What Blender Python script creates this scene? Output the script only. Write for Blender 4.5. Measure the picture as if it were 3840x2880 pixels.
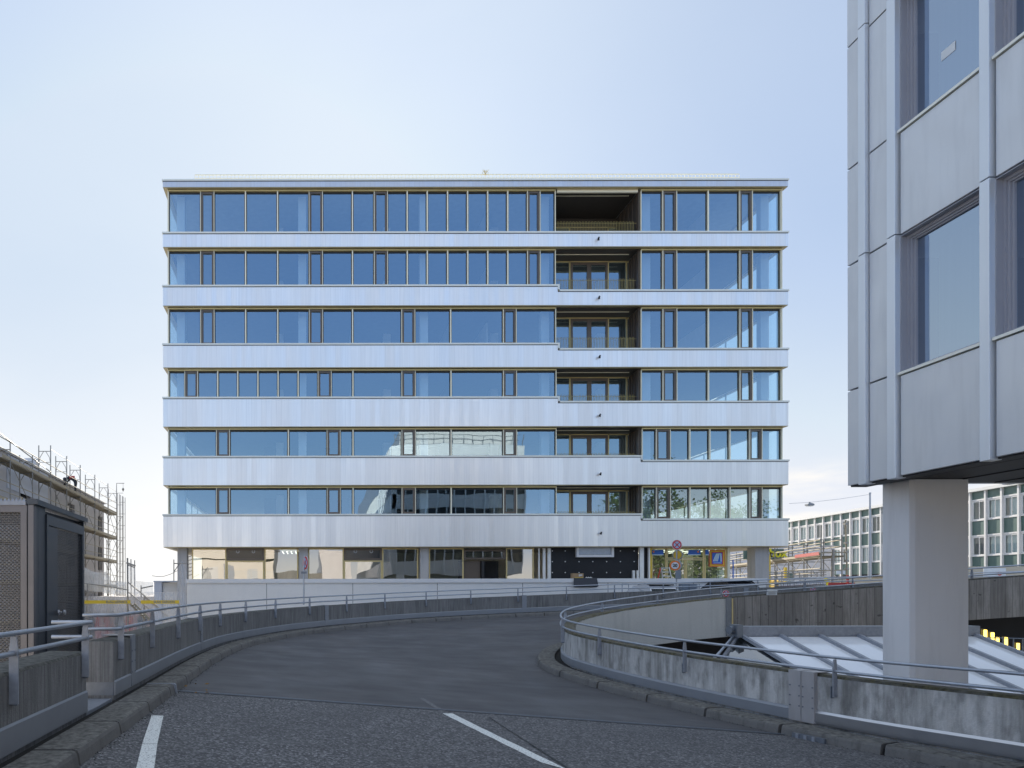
import bpy, math, random
from mathutils import Vector
random.seed(7)
R = math.radians
for o in list(bpy.data.objects): bpy.data.objects.remove(o)
S = bpy.context.scene
COL = S.collection
# ---------------------------------------------------------------- camera
# a level view camera with a rising and sideways shifted 24 mm lens, facing the office front squarely
F, CX, CY, EYE, ROLL = 2560.0, 1165.0, 2215.0, 1.6, 0.0015
cam = bpy.data.cameras.new('camera'); cam.sensor_width = 36; cam.lens = 24.0
cam.shift_x = (1920-CX)/3840; cam.shift_y = (CY-1440)/3840
cam.clip_start = 0.1; cam.clip_end = 4000
co = bpy.data.objects.new('camera', cam); COL.objects.link(co)
co.location = (0, 0, EYE); co.rotation_euler = (R(90), ROLL, 0)
S.camera = co
S.render.resolution_x = 1024; S.render.resolution_y = 768
# ---------------------------------------------------------------- sun, sky, exposure
SUN_EL, SUN_AZ = 21.0, -8.0       # degrees; azimuth measured from +Y towards +X
sl = bpy.data.lights.new('sun', 'SUN'); sl.energy = 4.4; sl.angle = R(0.53); sl.color = (1, .9, .76)
so = bpy.data.objects.new('sun', sl); COL.objects.link(so)
sd = Vector((math.sin(R(SUN_AZ))*math.cos(R(SUN_EL)), math.cos(R(SUN_AZ))*math.cos(R(SUN_EL)), math.sin(R(SUN_EL))))
so.rotation_euler = sd.to_track_quat('Z', 'Y').to_euler(); so.location = (-10, 60, 60)
W = bpy.data.worlds.new('World'); S.world = W; W.use_nodes = True
nt = W.node_tree; bg = nt.nodes['Background']
sky = nt.nodes.new('ShaderNodeTexSky'); sky.sky_type = 'NISHITA'; sky.sun_disc = False
sky.sun_elevation = R(SUN_EL); sky.sun_rotation = R(SUN_AZ)
sky.altitude = 300; sky.air_density = 1.0; sky.dust_density = 0.9; sky.ozone_density = 2.2
L = nt.links.new
def wn_(k, **kw):
    n = nt.nodes.new('ShaderNode'+k)
    for a, b in kw.items(): setattr(n, a, b)
    return n
def wmix(f, a, b, t='MIX'):
    m = wn_('MixRGB', blend_type=t)
    for i, x in enumerate((f, a, b)):
        if isinstance(x, float): m.inputs[i].default_value = x
        elif isinstance(x, tuple): m.inputs[i].default_value = (*x, 1)
        else: L(x, m.inputs[i])
    return m.outputs[0]
def wrange(v, a, b, c, d):
    m = wn_('MapRange', interpolation_type='SMOOTHSTEP'); L(v, m.inputs[0])
    for i, x in enumerate((a, b, c, d)): m.inputs[i+1].default_value = x
    return m.outputs[0]
tc = wn_('TexCoord'); sep = wn_('SeparateXYZ'); L(tc.outputs['Generated'], sep.inputs[0])
# thin high veil of cloud on the sun's side of the sky, clear blue opposite the sun, brightened there and overhead to light the facade
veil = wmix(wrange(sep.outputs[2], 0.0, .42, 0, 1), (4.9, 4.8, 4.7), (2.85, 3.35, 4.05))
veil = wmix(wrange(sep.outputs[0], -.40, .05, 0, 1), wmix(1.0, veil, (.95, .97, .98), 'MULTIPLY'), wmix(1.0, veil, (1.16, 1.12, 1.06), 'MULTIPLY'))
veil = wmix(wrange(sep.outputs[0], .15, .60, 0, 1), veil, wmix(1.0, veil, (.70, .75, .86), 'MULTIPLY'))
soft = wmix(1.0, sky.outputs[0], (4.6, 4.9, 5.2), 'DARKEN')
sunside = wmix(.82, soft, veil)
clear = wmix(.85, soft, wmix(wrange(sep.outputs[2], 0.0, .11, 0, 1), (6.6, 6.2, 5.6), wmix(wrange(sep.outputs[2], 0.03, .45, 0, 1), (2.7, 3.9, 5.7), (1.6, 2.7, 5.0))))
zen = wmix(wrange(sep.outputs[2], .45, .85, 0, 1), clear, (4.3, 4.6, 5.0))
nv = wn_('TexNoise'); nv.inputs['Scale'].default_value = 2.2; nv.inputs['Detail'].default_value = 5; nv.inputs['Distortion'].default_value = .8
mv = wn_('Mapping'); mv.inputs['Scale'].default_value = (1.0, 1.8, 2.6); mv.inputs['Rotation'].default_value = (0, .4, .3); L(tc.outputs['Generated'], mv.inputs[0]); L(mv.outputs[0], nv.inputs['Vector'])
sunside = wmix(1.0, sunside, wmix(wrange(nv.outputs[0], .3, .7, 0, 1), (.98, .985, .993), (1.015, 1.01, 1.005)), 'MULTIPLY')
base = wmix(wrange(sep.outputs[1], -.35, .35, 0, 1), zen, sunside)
mp = wn_('Mapping'); mp.inputs['Scale'].default_value = (1.6, 1.6, 7.0); L(tc.outputs['Generated'], mp.inputs[0])
nz = wn_('TexNoise'); nz.inputs['Scale'].default_value = 2.6; nz.inputs['Detail'].default_value = 7; L(mp.outputs[0], nz.inputs['Vector'])
m1 = wn_('Math', operation='MULTIPLY'); L(wrange(nz.outputs[0], .40, .54, 0, .9), m1.inputs[0]); L(wrange(sep.outputs[2], .125, .165, 1, 0), m1.inputs[1])
m2 = wn_('Math', operation='MULTIPLY'); L(m1.outputs[0], m2.inputs[0]); L(wrange(sep.outputs[0], .3, .55, 0, 1), m2.inputs[1])
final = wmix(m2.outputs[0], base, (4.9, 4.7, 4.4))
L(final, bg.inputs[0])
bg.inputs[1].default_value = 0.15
S.view_settings.view_transform = 'Standard'; S.view_settings.look = 'None'
S.view_settings.gamma = 1; S.view_settings.exposure = 0.55
S.render.engine = 'CYCLES'
# ---------------------------------------------------------------- helpers
def X_(u, Y, v=CY): return ((u-CX) - ROLL*(v-CY))*Y/F
def Z_(v, Y, u=CX): return EYE - ((v-CY) + ROLL*(u-CX))*Y/F
def P(u, v, Y): return Vector((X_(u, Y, v), Y, Z_(v, Y, u)))
WL = {}
def tag(o, label=None, cat=None, group=None, kind=None):
    if label: o['label'] = label
    if cat: o['category'] = cat
    if group: o['group'] = group
    if kind: o['kind'] = kind
    return o
def thing(name, label, cat, loc=(0,0,0), group=None):
    o = bpy.data.objects.new(name, None); COL.objects.link(o); o.location = loc
    o.empty_display_size = .3
    WL[o.name] = Vector(loc)
    return tag(o, label, cat, group)
class MB:
    def __init__(s): s.v = []; s.f = []
    def quad(s, *p):
        n = len(s.v); s.v += [tuple(q) for q in p]; s.f.append(tuple(range(n, n+len(p)))); return s
    def box(s, x0, x1, y0, y1, z0, z1):
        n = len(s.v)
        s.v += [(x0,y0,z0),(x1,y0,z0),(x1,y1,z0),(x0,y1,z0),(x0,y0,z1),(x1,y0,z1),(x1,y1,z1),(x0,y1,z1)]
        s.f += [(n,n+3,n+2,n+1),(n+4,n+5,n+6,n+7),(n,n+1,n+5,n+4),(n+1,n+2,n+6,n+5),(n+2,n+3,n+7,n+6),(n+3,n,n+4,n+7)]
        return s
    def bar(s, a, b, w, h, up=Vector((0,0,1))):
        a, b = Vector(a), Vector(b); d = (b-a).normalized()
        if abs(d.dot(up)) > .98: up = Vector((0,1,0))
        x = d.cross(up).normalized(); y = x.cross(d).normalized()
        n = len(s.v)
        for c in (a, b):
            for i, j in ((-1,-1),(1,-1),(1,1),(-1,1)): s.v.append(tuple(c + x*w/2*i + y*h/2*j))
        s.f += [(n,n+3,n+2,n+1),(n+4,n+5,n+6,n+7),(n,n+1,n+5,n+4),(n+1,n+2,n+6,n+5),(n+2,n+3,n+7,n+6),(n+3,n,n+4,n+7)]
        return s
    def tube(s, pts, r, n=8, cap=True):
        pts = [Vector(p) for p in pts]; k0 = len(s.v); m = len(pts)
        for i, p in enumerate(pts):
            d = (pts[min(i+1,m-1)] - pts[max(i-1,0)]).normalized()
            up = Vector((0,0,1)) if abs(d.z) < .95 else Vector((0,1,0))
            x = d.cross(up).normalized(); y = x.cross(d)
            rr = r[i] if isinstance(r, (list, tuple)) else r
            for j in range(n):
                a = 2*math.pi*j/n; s.v.append(tuple(p + x*rr*math.cos(a) + y*rr*math.sin(a)))
        for i in range(m-1):
            for j in range(n):
                a, b = k0+i*n+j, k0+i*n+(j+1) % n
                s.f.append((a, b, b+n, a+n))
        if cap:
            s.f.append(tuple(k0+j for j in range(n))[::-1]); s.f.append(tuple(k0+(m-1)*n+j for j in range(n)))
        return s
    def disc(s, c, nrm, r, t, n=28):
        c, nrm = Vector(c), Vector(nrm).normalized()
        return s.tube([c - nrm*t/2, c + nrm*t/2], r, n)
    def ring(s, c, nrm, r0, r1, n=28):
        c, nrm = Vector(c), Vector(nrm).normalized()
        up = Vector((0,0,1)); x = nrm.cross(up).normalized(); y = x.cross(nrm)
        k = len(s.v)
        for j in range(n):
            a = 2*math.pi*j/n
            for r in (r0, r1): s.v.append(tuple(c + x*r*math.cos(a) + y*r*math.sin(a)))
        for j in range(n):
            a = k+2*j; b = k+2*((j+1) % n); s.f.append((a, a+1, b+1, b))
        return s
    def sweep(s, path, prof, side=1, cap=True, closed=True):
        """path: points (x,y,z); prof: (offset towards the road, dz); side=+1 road lies to the right of travel"""
        k = len(s.v); m = len(path); n = len(prof)
        for i, p in enumerate(path):
            d = (Vector(path[min(i+1,m-1)]) - Vector(path[max(i-1,0)])); d.z = 0; d.normalize()
            nr = Vector((d.y, -d.x, 0))*side
            for off, dz in prof: s.v.append((p[0]+nr.x*off, p[1]+nr.y*off, p[2]+dz))
        nn = n if closed else n-1
        for i in range(m-1):
            for j in range(nn):
                a, b = k+i*n+j, k+i*n+(j+1) % n
                s.f.append((a, b, b+n, a+n))
        if cap and closed:
            s.f.append(tuple(k+j for j in range(n))[::-1]); s.f.append(tuple(k+(m-1)*n+j for j in range(n)))
        return s
    def build(s, name, mat, parent=None, label=None, smooth=False, bevel=0, origin=None):
        me = bpy.data.meshes.new(name)
        if parent is not None: w = WL[parent.name]
        elif origin is not None: w = Vector(origin)
        else:
            xs = [p[0] for p in s.v]; ys = [p[1] for p in s.v]; zs = [p[2] for p in s.v]
            w = Vector(((min(xs)+max(xs))/2, (min(ys)+max(ys))/2, min(zs)))
        me.from_pydata([(a-w.x, b-w.y, c-w.z) for a, b, c in s.v], [], s.f); me.update()
        me.materials.append(M[mat] if isinstance(mat, str) else mat)
        if smooth:
            for p in me.polygons: p.use_smooth = True
        o = bpy.data.objects.new(name, me); COL.objects.link(o)
        if parent is not None: o.parent = parent
        else: o.location = w
        WL[o.name] = w
        if bevel:
            b = o.modifiers.new('bevel', 'BEVEL'); b.width = bevel; b.segments = 2; b.limit_method = 'ANGLE'
        if smooth:
            try:
                e = o.modifiers.new('wn', 'WEIGHTED_NORMAL')
            except Exception: pass
        if label: o['label'] = label
        return o
def smooth(pts, ds):
    P_ = [Vector(p) for p in pts]; out = []
    for i in range(len(P_)-1):
        p0, p1, p2, p3 = P_[max(i-1,0)], P_[i], P_[i+1], P_[min(i+2,len(P_)-1)]
        n = 24
        for j in range(n):
            t = j/n
            out.append(.5*((2*p1)+(-p0+p2)*t+(2*p0-5*p1+4*p2-p3)*t*t+(-p0+3*p1-3*p2+p3)*t**3))
    out.append(P_[-1])
    return resample(out, ds)
def resample(out, ds):
    acc = [0]
    for a, b in zip(out, out[1:]): acc.append(acc[-1]+(b-a).length)
    n = max(2, int(round(acc[-1]/ds))); res = []; k = 0
    for i in range(n+1):
        d = acc[-1]*i/n
        while k < len(out)-2 and acc[k+1] < d: k += 1
        t = (d-acc[k])/max(1e-9, acc[k+1]-acc[k]); res.append(out[k].lerp(out[k+1], min(1, t)))
    return res
def offset(path, off, dz=0, side=1):
    r = []; m = len(path)
    for i, p in enumerate(path):
        d = path[min(i+1,m-1)] - path[max(i-1,0)]; d = Vector((d.x, d.y, 0)).normalized()
        r.append(Vector((p.x+d.y*side*off, p.y-d.x*side*off, p.z+dz)))
    return r
def text_mesh(txt, size, loc, rot, name, mat, parent, extrude=.004, bold=0):
    cu = bpy.data.curves.new('t', 'FONT'); cu.body = txt; cu.size = size; cu.extrude = extrude; cu.offset = bold
    cu.align_x = 'CENTER'; cu.align_y = 'CENTER'
    to = bpy.data.objects.new('t', cu); COL.objects.link(to); to.location = loc; to.rotation_euler = rot
    bpy.context.view_layer.update()
    dg = bpy.context.evaluated_depsgraph_get()
    me = bpy.data.meshes.new_from_object(to.evaluated_get(dg)); mw = to.matrix_world.copy()
    bpy.data.objects.remove(to)
    b = MB(); b.v = [tuple(mw @ v.co) for v in me.vertices]; b.f = [tuple(p.vertices) for p in me.polygons]
    return b.build(name, mat, parent)
def copy_tree(o, loc, label=None):
    r = o.copy(); COL.objects.link(r); r.location = loc
    if label: r['label'] = label
    for ch in list(o.children):
        c = ch.copy(); COL.objects.link(c); c.parent = r
        for g in ch.children:
            d = g.copy(); COL.objects.link(d); d.parent = c
    return r
# ---------------------------------------------------------------- materials
M = {}
def mat(name, col, rough=.6, metal=0, spec=.5, emit=None, es=0):
    m = bpy.data.materials.new(name); m.use_nodes = True; b = m.node_tree.nodes['Principled BSDF']
    b.inputs['Base Color'].default_value = (*col, 1); b.inputs['Roughness'].default_value = rough
    b.inputs['Metallic'].default_value = metal; b.inputs['Specular IOR Level'].default_value = spec
    if emit: b.inputs['Emission Color'].default_value = (*emit, 1); b.inputs['Emission Strength'].default_value = es
    M[name] = m; return m
class N:
    def __init__(s, m): s.t = m.node_tree; s.b = s.t.nodes['Principled BSDF']; s.co = s.new('TexCoord').outputs['Object']; s.geo = None
    def new(s, k, **kw):
        n = s.t.nodes.new('ShaderNode'+k)
        for a, b in kw.items(): setattr(n, a, b)
        return n
    def world(s):
        if s.geo is None: s.geo = s.new('NewGeometry')
        return s.geo.outputs['Position']
    def map(s, sc, src=None):
        m = s.new('Mapping'); m.inputs['Scale'].default_value = sc; s.t.links.new(src or s.world(), m.inputs[0]); return m.outputs[0]
    def noise(s, sc, detail=4, vec=None, rough=.55, dist=0):
        n = s.new('TexNoise'); n.inputs['Scale'].default_value = sc; n.inputs['Detail'].default_value = detail
        n.inputs['Roughness'].default_value = rough; n.inputs['Distortion'].default_value = dist
        s.t.links.new(vec or s.world(), n.inputs['Vector']); return n.outputs[0]
    def ramp(s, v, stops):
        r = s.new('ValToRGB'); e = r.color_ramp.elements
        while len(e) < len(stops): e.new(.5)
        for x, (p, c) in zip(e, stops):
            x.position = p; x.color = (*c, 1) if isinstance(c, tuple) else (c, c, c, 1)
        s.t.links.new(v, r.inputs[0]); return r.outputs[0]
    def mix(s, f, a, b, typ='MIX'):
        m = s.new('MixRGB', blend_type=typ)
        for i, x in enumerate((f, a, b)):
            if isinstance(x, (int, float)): m.inputs[i].default_value = x if i == 0 else (x, x, x, 1)
            elif isinstance(x, tuple): m.inputs[i].default_value = (*x, 1)
            else: s.t.links.new(x, m.inputs[i])
        return m.outputs[0]
    def math(s, op, a, b=0, c=0):
        m = s.new('Math', operation=op)
        for i, x in enumerate((a, b, c)):
            if isinstance(x, (int, float)): m.inputs[i].default_value = x
            else: s.t.links.new(x, m.inputs[i])
        return m.outputs[0]
    def xyz(s, v=None):
        n = s.new('SeparateXYZ'); s.t.links.new(v or s.world(), n.inputs[0]); return n.outputs
    def nz(s):
        if s.geo is None: s.geo = s.new('NewGeometry')
        return s.xyz(s.geo.outputs['True Normal'])[2]
    def col(s, x): s.t.links.new(x, s.b.inputs['Base Color'])
    def rough(s, x): s.t.links.new(x, s.b.inputs['Roughness'])
    def bump(s, h, st=.3, d=.02):
        b = s.new('Bump'); b.inputs['Strength'].default_value = st; b.inputs['Distance'].default_value = d
        s.t.links.new(h, b.inputs['Height']); s.t.links.new(b.outputs[0], s.b.inputs['Normal'])
# facade band panels: narrow anodised strips, each a slightly different tone, thin joints
def alu_strips(name, col, width, var, metal=.75, rough=.32):
    n = N(mat(name, col, rough, metal)); x = n.xyz()
    q = n.math('DIVIDE', n.math('ADD', x[0], n.math('MULTIPLY', x[1], 1.0)), width)
    wn = n.new('TexWhiteNoise', noise_dimensions='2D')
    cb = n.new('CombineXYZ'); n.t.links.new(n.math('FLOOR', q), cb.inputs[0]); n.t.links.new(n.math('FLOOR', n.math('DIVIDE', x[2], 3.45)), cb.inputs[1])
    n.t.links.new(cb.outputs[0], wn.inputs['Vector'])
    big = n.noise(.35, 2, n.map((1, 1, .25)))
    wn2 = n.new('TexWhiteNoise', noise_dimensions='2D'); cb2 = n.new('CombineXYZ')
    n.t.links.new(n.math('FLOOR', n.math('DIVIDE', n.math('ADD', q, n.math('MULTIPLY', big, 6)), 3.7)), cb2.inputs[0]); n.t.links.new(n.math('FLOOR', n.math('DIVIDE', x[2], 3.45)), cb2.inputs[1]); n.t.links.new(cb2.outputs[0], wn2.inputs['Vector'])
    t = n.math('ADD', n.math('ADD', n.math('MULTIPLY', wn.outputs[0], var*.6), n.math('MULTIPLY', wn2.outputs[0], var)), n.math('MULTIPLY', big, .12))
    c1 = n.mix(t, tuple(c*1.06 for c in col), tuple(c*.70 for c in col))
    fr = n.math('FRACT', q); j = n.math('LESS_THAN', fr, .045)
    streak = n.ramp(n.noise(9, 3, n.map((1, 1, .04))), [(.35, 0.0), (.75, .22)])
    c2 = n.mix(streak, c1, tuple(c*.62 for c in col))
    n.col(n.mix(n.math('MULTIPLY', j, .14), c2, (.2, .21, .23)))
    n.rough(n.math('ADD', rough-.06, n.math('MULTIPLY', wn.outputs[0], .14)))
    return n
alu_strips('alu_band', (.92, .90, .87), .29, .16, .62, .36)
alu_strips('alu_fascia', (.62, .64, .68), .29, .15, .55, .38)
def plain(name, col, rough=.5, metal=0, var=.15, sc=3, bump=0, stretch=(1,1,1)):
    n = N(mat(name, col, rough, metal))
    v = n.noise(sc, 5, n.map(stretch))
    n.col(n.mix(v, tuple(c*(1-var) for c in col), tuple(c*(1+var) for c in col)))
    if bump: n.bump(n.noise(sc*8, 4), bump)
    return n
plain('champagne', (.86, .81, .63), .45, .1, .05, 4)
plain('cap_metal', (.74, .75, .69), .4, .15, .05, 4)
plain('gold_soffit', (.42, .35, .20), .4, .4, .15, 2)
plain('gold_frame', (.62, .50, .24), .4, .35, .12, 4)
plain('brown_frame', (.13, .105, .085), .4, .3, .1, 5)
plain('gasket', (.02, .02, .022), .5)
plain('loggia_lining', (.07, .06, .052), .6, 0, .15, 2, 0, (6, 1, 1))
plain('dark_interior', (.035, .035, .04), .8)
plain('core_wall', (.16, .16, .17), .8)
plain('floor_slab', (.22, .22, .22), .8)
plain('ceiling', (.45, .45, .45), .8)
plain('column_concrete', (.72, .72, .70), .75, 0, .08, 3, .1)
plain('blind_white', (.62, .63, .63), .6)
plain('galv', (.30, .32, .36), .5, .2, .3, 14)
plain('galv_rail', (.40, .43, .48), .38, .6, .18, 9)
plain('galv_dark', (.20, .22, .25), .45, .5, .25, 9)
plain('flash_metal', (.26, .275, .30), .5, .2, .15, 2)
plain('cover_metal', (.40, .385, .385), .5, .2, .2, 6, 0, (1, 1, .3))
plain('bright_metal', (.60, .60, .62), .28, .9, .1, 4)
plain('hut_metal', (.055, .066, .082), .38, .3, .12, 2)
plain('hut_trim', (.15, .145, .155), .4, .5, .12, 3)
plain('scaffold_steel', (.30, .29, .27), .5, .5, .3, 12)
plain('scaffold_warm', (.34, .30, .22), .7, .1, .2, 10)
plain('scaffold_deck', (.20, .17, .11), .7, .1, .25, 6)
plain('yellow_hoard', (.55, .36, .03), .6, 0, .2, 2)
plain('yellow_paint', (.72, .50, .03), .5)
plain('red_paint', (.42, .035, .03), .5)
plain('sign_red', (.55, .03, .03), .4)
plain('sign_blue', (.32, .46, .64), .4)
plain('olive_metal', (.34, .28, .11), .45, .3)
plain('sign_white', (.62, .66, .70), .4)
plain('sign_black', (.02, .02, .022), .5)
plain('sign_back', (.22, .25, .29), .45, .4)
plain('sign_orange', (.72, .18, .03), .4)
plain('neon_yellow', (.80, .75, .02), .5)
plain('logo_blue', (.03, .14, .55), .4)
plain('logo_light', (.60, .75, .80), .4)
plain('cardboard', (.36, .24, .13), .8)
plain('mat_grey', (.06, .065, .075), .9, 0, .3, 30)
plain('black_wall', (.012, .012, .014), .7, 0, .3, 3)
plain('pipe_white', (.75, .74, .70), .35)
plain('green_panel', (.085, .145, .13), .35, 0, .12, 1)
plain('white_frame', (.70, .69, .68), .45, 0, .05, 2)
plain('beige_wall', (.45, .41, .33), .8)
plain('grey_render', (.5, .5, .51), .85, 0, .08, 2)
plain('scaf_wall', (.50, .49, .50), .85, 0, .12, 1, .1)
plain('wall_blue', (.50, .54, .62), .6, 0, .08, 1)
plain('curtain', (.46, .48, .49), .8, 0, .15, 1, 0, (14, 14, .2))
plain('pink_wall', (.40, .25, .24), .8)
plain('pale_wall', (.74, .71, .71), .85, 0, .08, 1)
plain('cream_wall', (.80, .74, .65), .85, 0, .08, .6)
plain('dark_glass', (.03, .035, .04), .1)
plain('bark', (.10, .08, .06), .9)
plain('clothes_dark', (.03, .035, .045), .8)
plain('skin', (.42, .26, .19), .6)
plain('car_white', (.65, .66, .68), .25, .1)
plain('car_dark', (.03, .03, .035), .25, .2)
plain('rubber', (.02, .02, .02), .8)
plain('ladder_alu', (.55, .58, .62), .35, .7)
mat('lamp_yellow', (.9, .7, .1), .5, emit=(1, .70, .12), es=3.0)
mat('lamp_white', (.9, .9, .9), .5, emit=(1, .98, .85), es=2.0)
# pillar and right building panels
n = N(mat('alu_panel', (.50, .53, .58), .42, .45))
c = n.mix(n.noise(1.1, 4, n.map((1, 1, .5))), (.56, .58, .61), (.66, .68, .71))
n.col(n.mix(n.ramp(n.noise(6, 5, n.map((1, 1, .12))), [(.5, 0.), (.8, .25)]), c, (.34, .36, .40)))
n.rough(n.ramp(n.noise(2, 3), [(.3, .36), (.7, .52)]))
plain('alu_fin', (.66, .70, .75), .4, .45, .08, 3, 0, (1, 1, .2))
plain('win_frame_grey', (.33, .34, .39), .45, .1, .08, 3)
plain('soffit_dark', (.025, .025, .027), .6)
n = N(mat('pillar_paint', (.30, .325, .36), .6))
n.col(n.mix(n.noise(1.2, 5, n.map((1, 1, .4))), (.62, .615, .625), (.76, .755, .76)))
n.bump(n.noise(160, 3), .12, .004)
c0 = n.b.inputs['Base Color'].links[0].from_socket; n.col(n.mix(n.ramp(n.noise(5, 5, n.map((1, 1, .10)), .6), [(.5, 0.), (.78, .35)]), c0, (.42, .41, .41)))
# concrete family
def concrete(name, lo, hi, stain, streak=10, top=None, board=0, stain_amt=(.45, .7), pit=.25, algae=None, bvar=.6, knots=.6):
    n = N(mat(name, hi, .85))
    base = n.mix(n.noise(1.3, 5), lo, hi)
    base = n.mix(n.ramp(n.noise(28, 4), [(.3, 0.), (.8, .35)]), base, tuple(c*.7 for c in lo))
    st = n.ramp(n.noise(streak, 5, n.map((1, 1, .07)), .65), [(stain_amt[0], 0.), (stain_amt[1], 1.)])
    st2 = n.ramp(n.noise(.8, 3, n.map((1, 1, .5))), [(.35, .25), (.65, 1.)])
    c = n.mix(n.math('MULTIPLY', st, st2), base, stain)
    h = n.noise(60, 5)
    if board:
        x = n.xyz(); q = n.math('DIVIDE', n.math('ADD', x[0], n.math('MULTIPLY', x[1], .7)), board)
        wn = n.new('TexWhiteNoise', noise_dimensions='1D'); n.t.links.new(n.math('FLOOR', q), wn.inputs['W'])
        c = n.mix(n.math('MULTIPLY', wn.outputs[0], bvar), c, tuple(v*.45 for v in lo))
        j = n.math('LESS_THAN', n.math('FRACT', q), .07)
        c = n.mix(n.math('MULTIPLY', j, .6), c, (.02, .018, .016))
        grain = n.noise(26, 4, n.map((1, 1, .08)))
        c = n.mix(n.ramp(grain, [(.45, 0.), (.7, .45)]), c, tuple(v*.4 for v in lo))
        knot = n.ramp(n.noise(5, 2), [(.68, 0.), (.72, knots)])
        c = n.mix(knot, c, (.02, .018, .016))
        h = n.math('SUBTRACT', h, j)
    if top:
        up = n.math('GREATER_THAN', n.nz(), .5)
        c = n.mix(up, c, n.mix(n.ramp(n.noise(14, 5), [(.35, 0.), (.65, 1.)]), top, tuple(v*.35 for v in top)))
    n.col(c); n.bump(h, pit, .02)
    return n
concrete('ramp_concrete', (.20, .198, .195), (.31, .307, .30), (.09, .09, .09), 9, (.14, .14, .125), .06, (.42, .70), .5, bvar=.22, knots=0)
concrete('inner_concrete', (.50, .49, .47), (.66, .65, .63), (.16, .155, .14), 4.5, (.13, .115, .06), 0, (.42, .66), .35)
n = N(M['inner_concrete']); c0 = n.b.inputs['Base Color'].links[0].from_socket; zo = n.xyz(n.co)[1+1]
edge = n.ramp(n.math('ADD', n.noise(7, 4, n.map((1, 1, .35))), n.math('MULTIPLY', n.noise(1.1, 3), .5)), [(.70, 0.), (.95, .75)])
n.col(n.mix(edge, c0, (.15, .145, .135)))
concrete('smooth_concrete', (.50, .50, .48), (.60, .60, .57), (.38, .39, .38), 3, (.09, .085, .06), 0, (.5, .8), .15)
concrete('board_concrete', (.27, .252, .235), (.42, .398, .372), (.12, .11, .10), 8, (.08, .075, .06), .19, (.45, .75), .4)
concrete('podium_render', (.76, .73, .69), (.82, .80, .76), (.68, .67, .65), 1.5, None, 0, (.5, .9), .05)
concrete('kerb_stone', (.12, .115, .11), (.20, .195, .185), (.045, .045, .042), 5, (.19, .185, .17), 0, (.5, .75), .4)
concrete('column_ground', (.42, .40, .38), (.52, .50, .48), (.22, .22, .22), 3, None, 0, (.5, .8), .1)
# asphalt
n = N(mat('asphalt_coarse', (.1, .1, .1), .8))
v = n.new('TexVoronoi'); v.inputs['Scale'].default_value = 46; n.t.links.new(n.world(), v.inputs['Vector'])
sp = n.xyz(v.outputs['Color'])[0]
c = n.mix(n.ramp(sp, [(0, 0.), (.5, .12), (.8, .42), (.93, .6), (1, 1.)]), (.044, .044, .048), (.34, .34, .35))
c = n.mix(n.ramp(n.noise(.8, 4), [(.35, 0.), (.7, .4)]), c, (.065, .065, .07))
c = n.mix(n.ramp(n.noise(3, 5, n.map((.4, 1.5, 1))), [(.5, 0.), (.72, .3)]), c, (.16, .16, .165))
n.col(c); n.bump(v.outputs['Distance'], .6, .012)
n = N(mat('asphalt_fine', (.06, .063, .07), .7))
c = n.mix(n.noise(90, 4), (.058, .059, .064), (.10, .10, .107))
c = n.mix(n.ramp(n.noise(1.2, 5, n.map((.25, 1.6, 1)), .6, .6), [(.46, 0.), (.66, .65)]), c, (.042, .043, .049))
c = n.mix(n.ramp(n.noise(.35, 4), [(.45, 0.), (.7, .5)]), c, (.12, .118, .12))
c = n.mix(n.ramp(n.noise(.55, 3, n.map((1, 1.2, 1)), .5), [(.62, 0.), (.8, .5)]), c, (.115, .10, .098))
n.col(c); n.rough(n.ramp(n.noise(.9, 3), [(.3, .55), (.7, .8)])); n.bump(n.noise(220, 3), .3, .005)
n = N(mat('road_paint', (.45, .46, .46), .7))
w = n.ramp(n.noise(55, 5), [(.36, 1.), (.46, 0.)])
n.col(n.mix(w, (.72, .74, .72), (.20, .20, .205))); n.bump(n.noise(90, 4), .4, .008)
n = N(mat('salt_stain', (.2, .2, .2), .85)); n.col(n.mix(n.noise(20, 5), (.10, .10, .105), (.24, .245, .25)))
n = N(mat('worn_paint', (.1, .1, .1), .8)); n.col(n.mix(n.ramp(n.noise(35, 5), [(.4, 0.), (.6, 1.)]), (.09, .092, .10), (.19, .19, .195)))
plain('debris', (.018, .017, .015), .95, 0, .5, 40, .8)
plain('far_ground', (.50, .475, .44), .9, 0, .15, .05)
plain('sealant', (.012, .012, .013), .6)
plain('leaf_litter', (.22, .12, .03), .9, 0, .5, 60)
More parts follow.
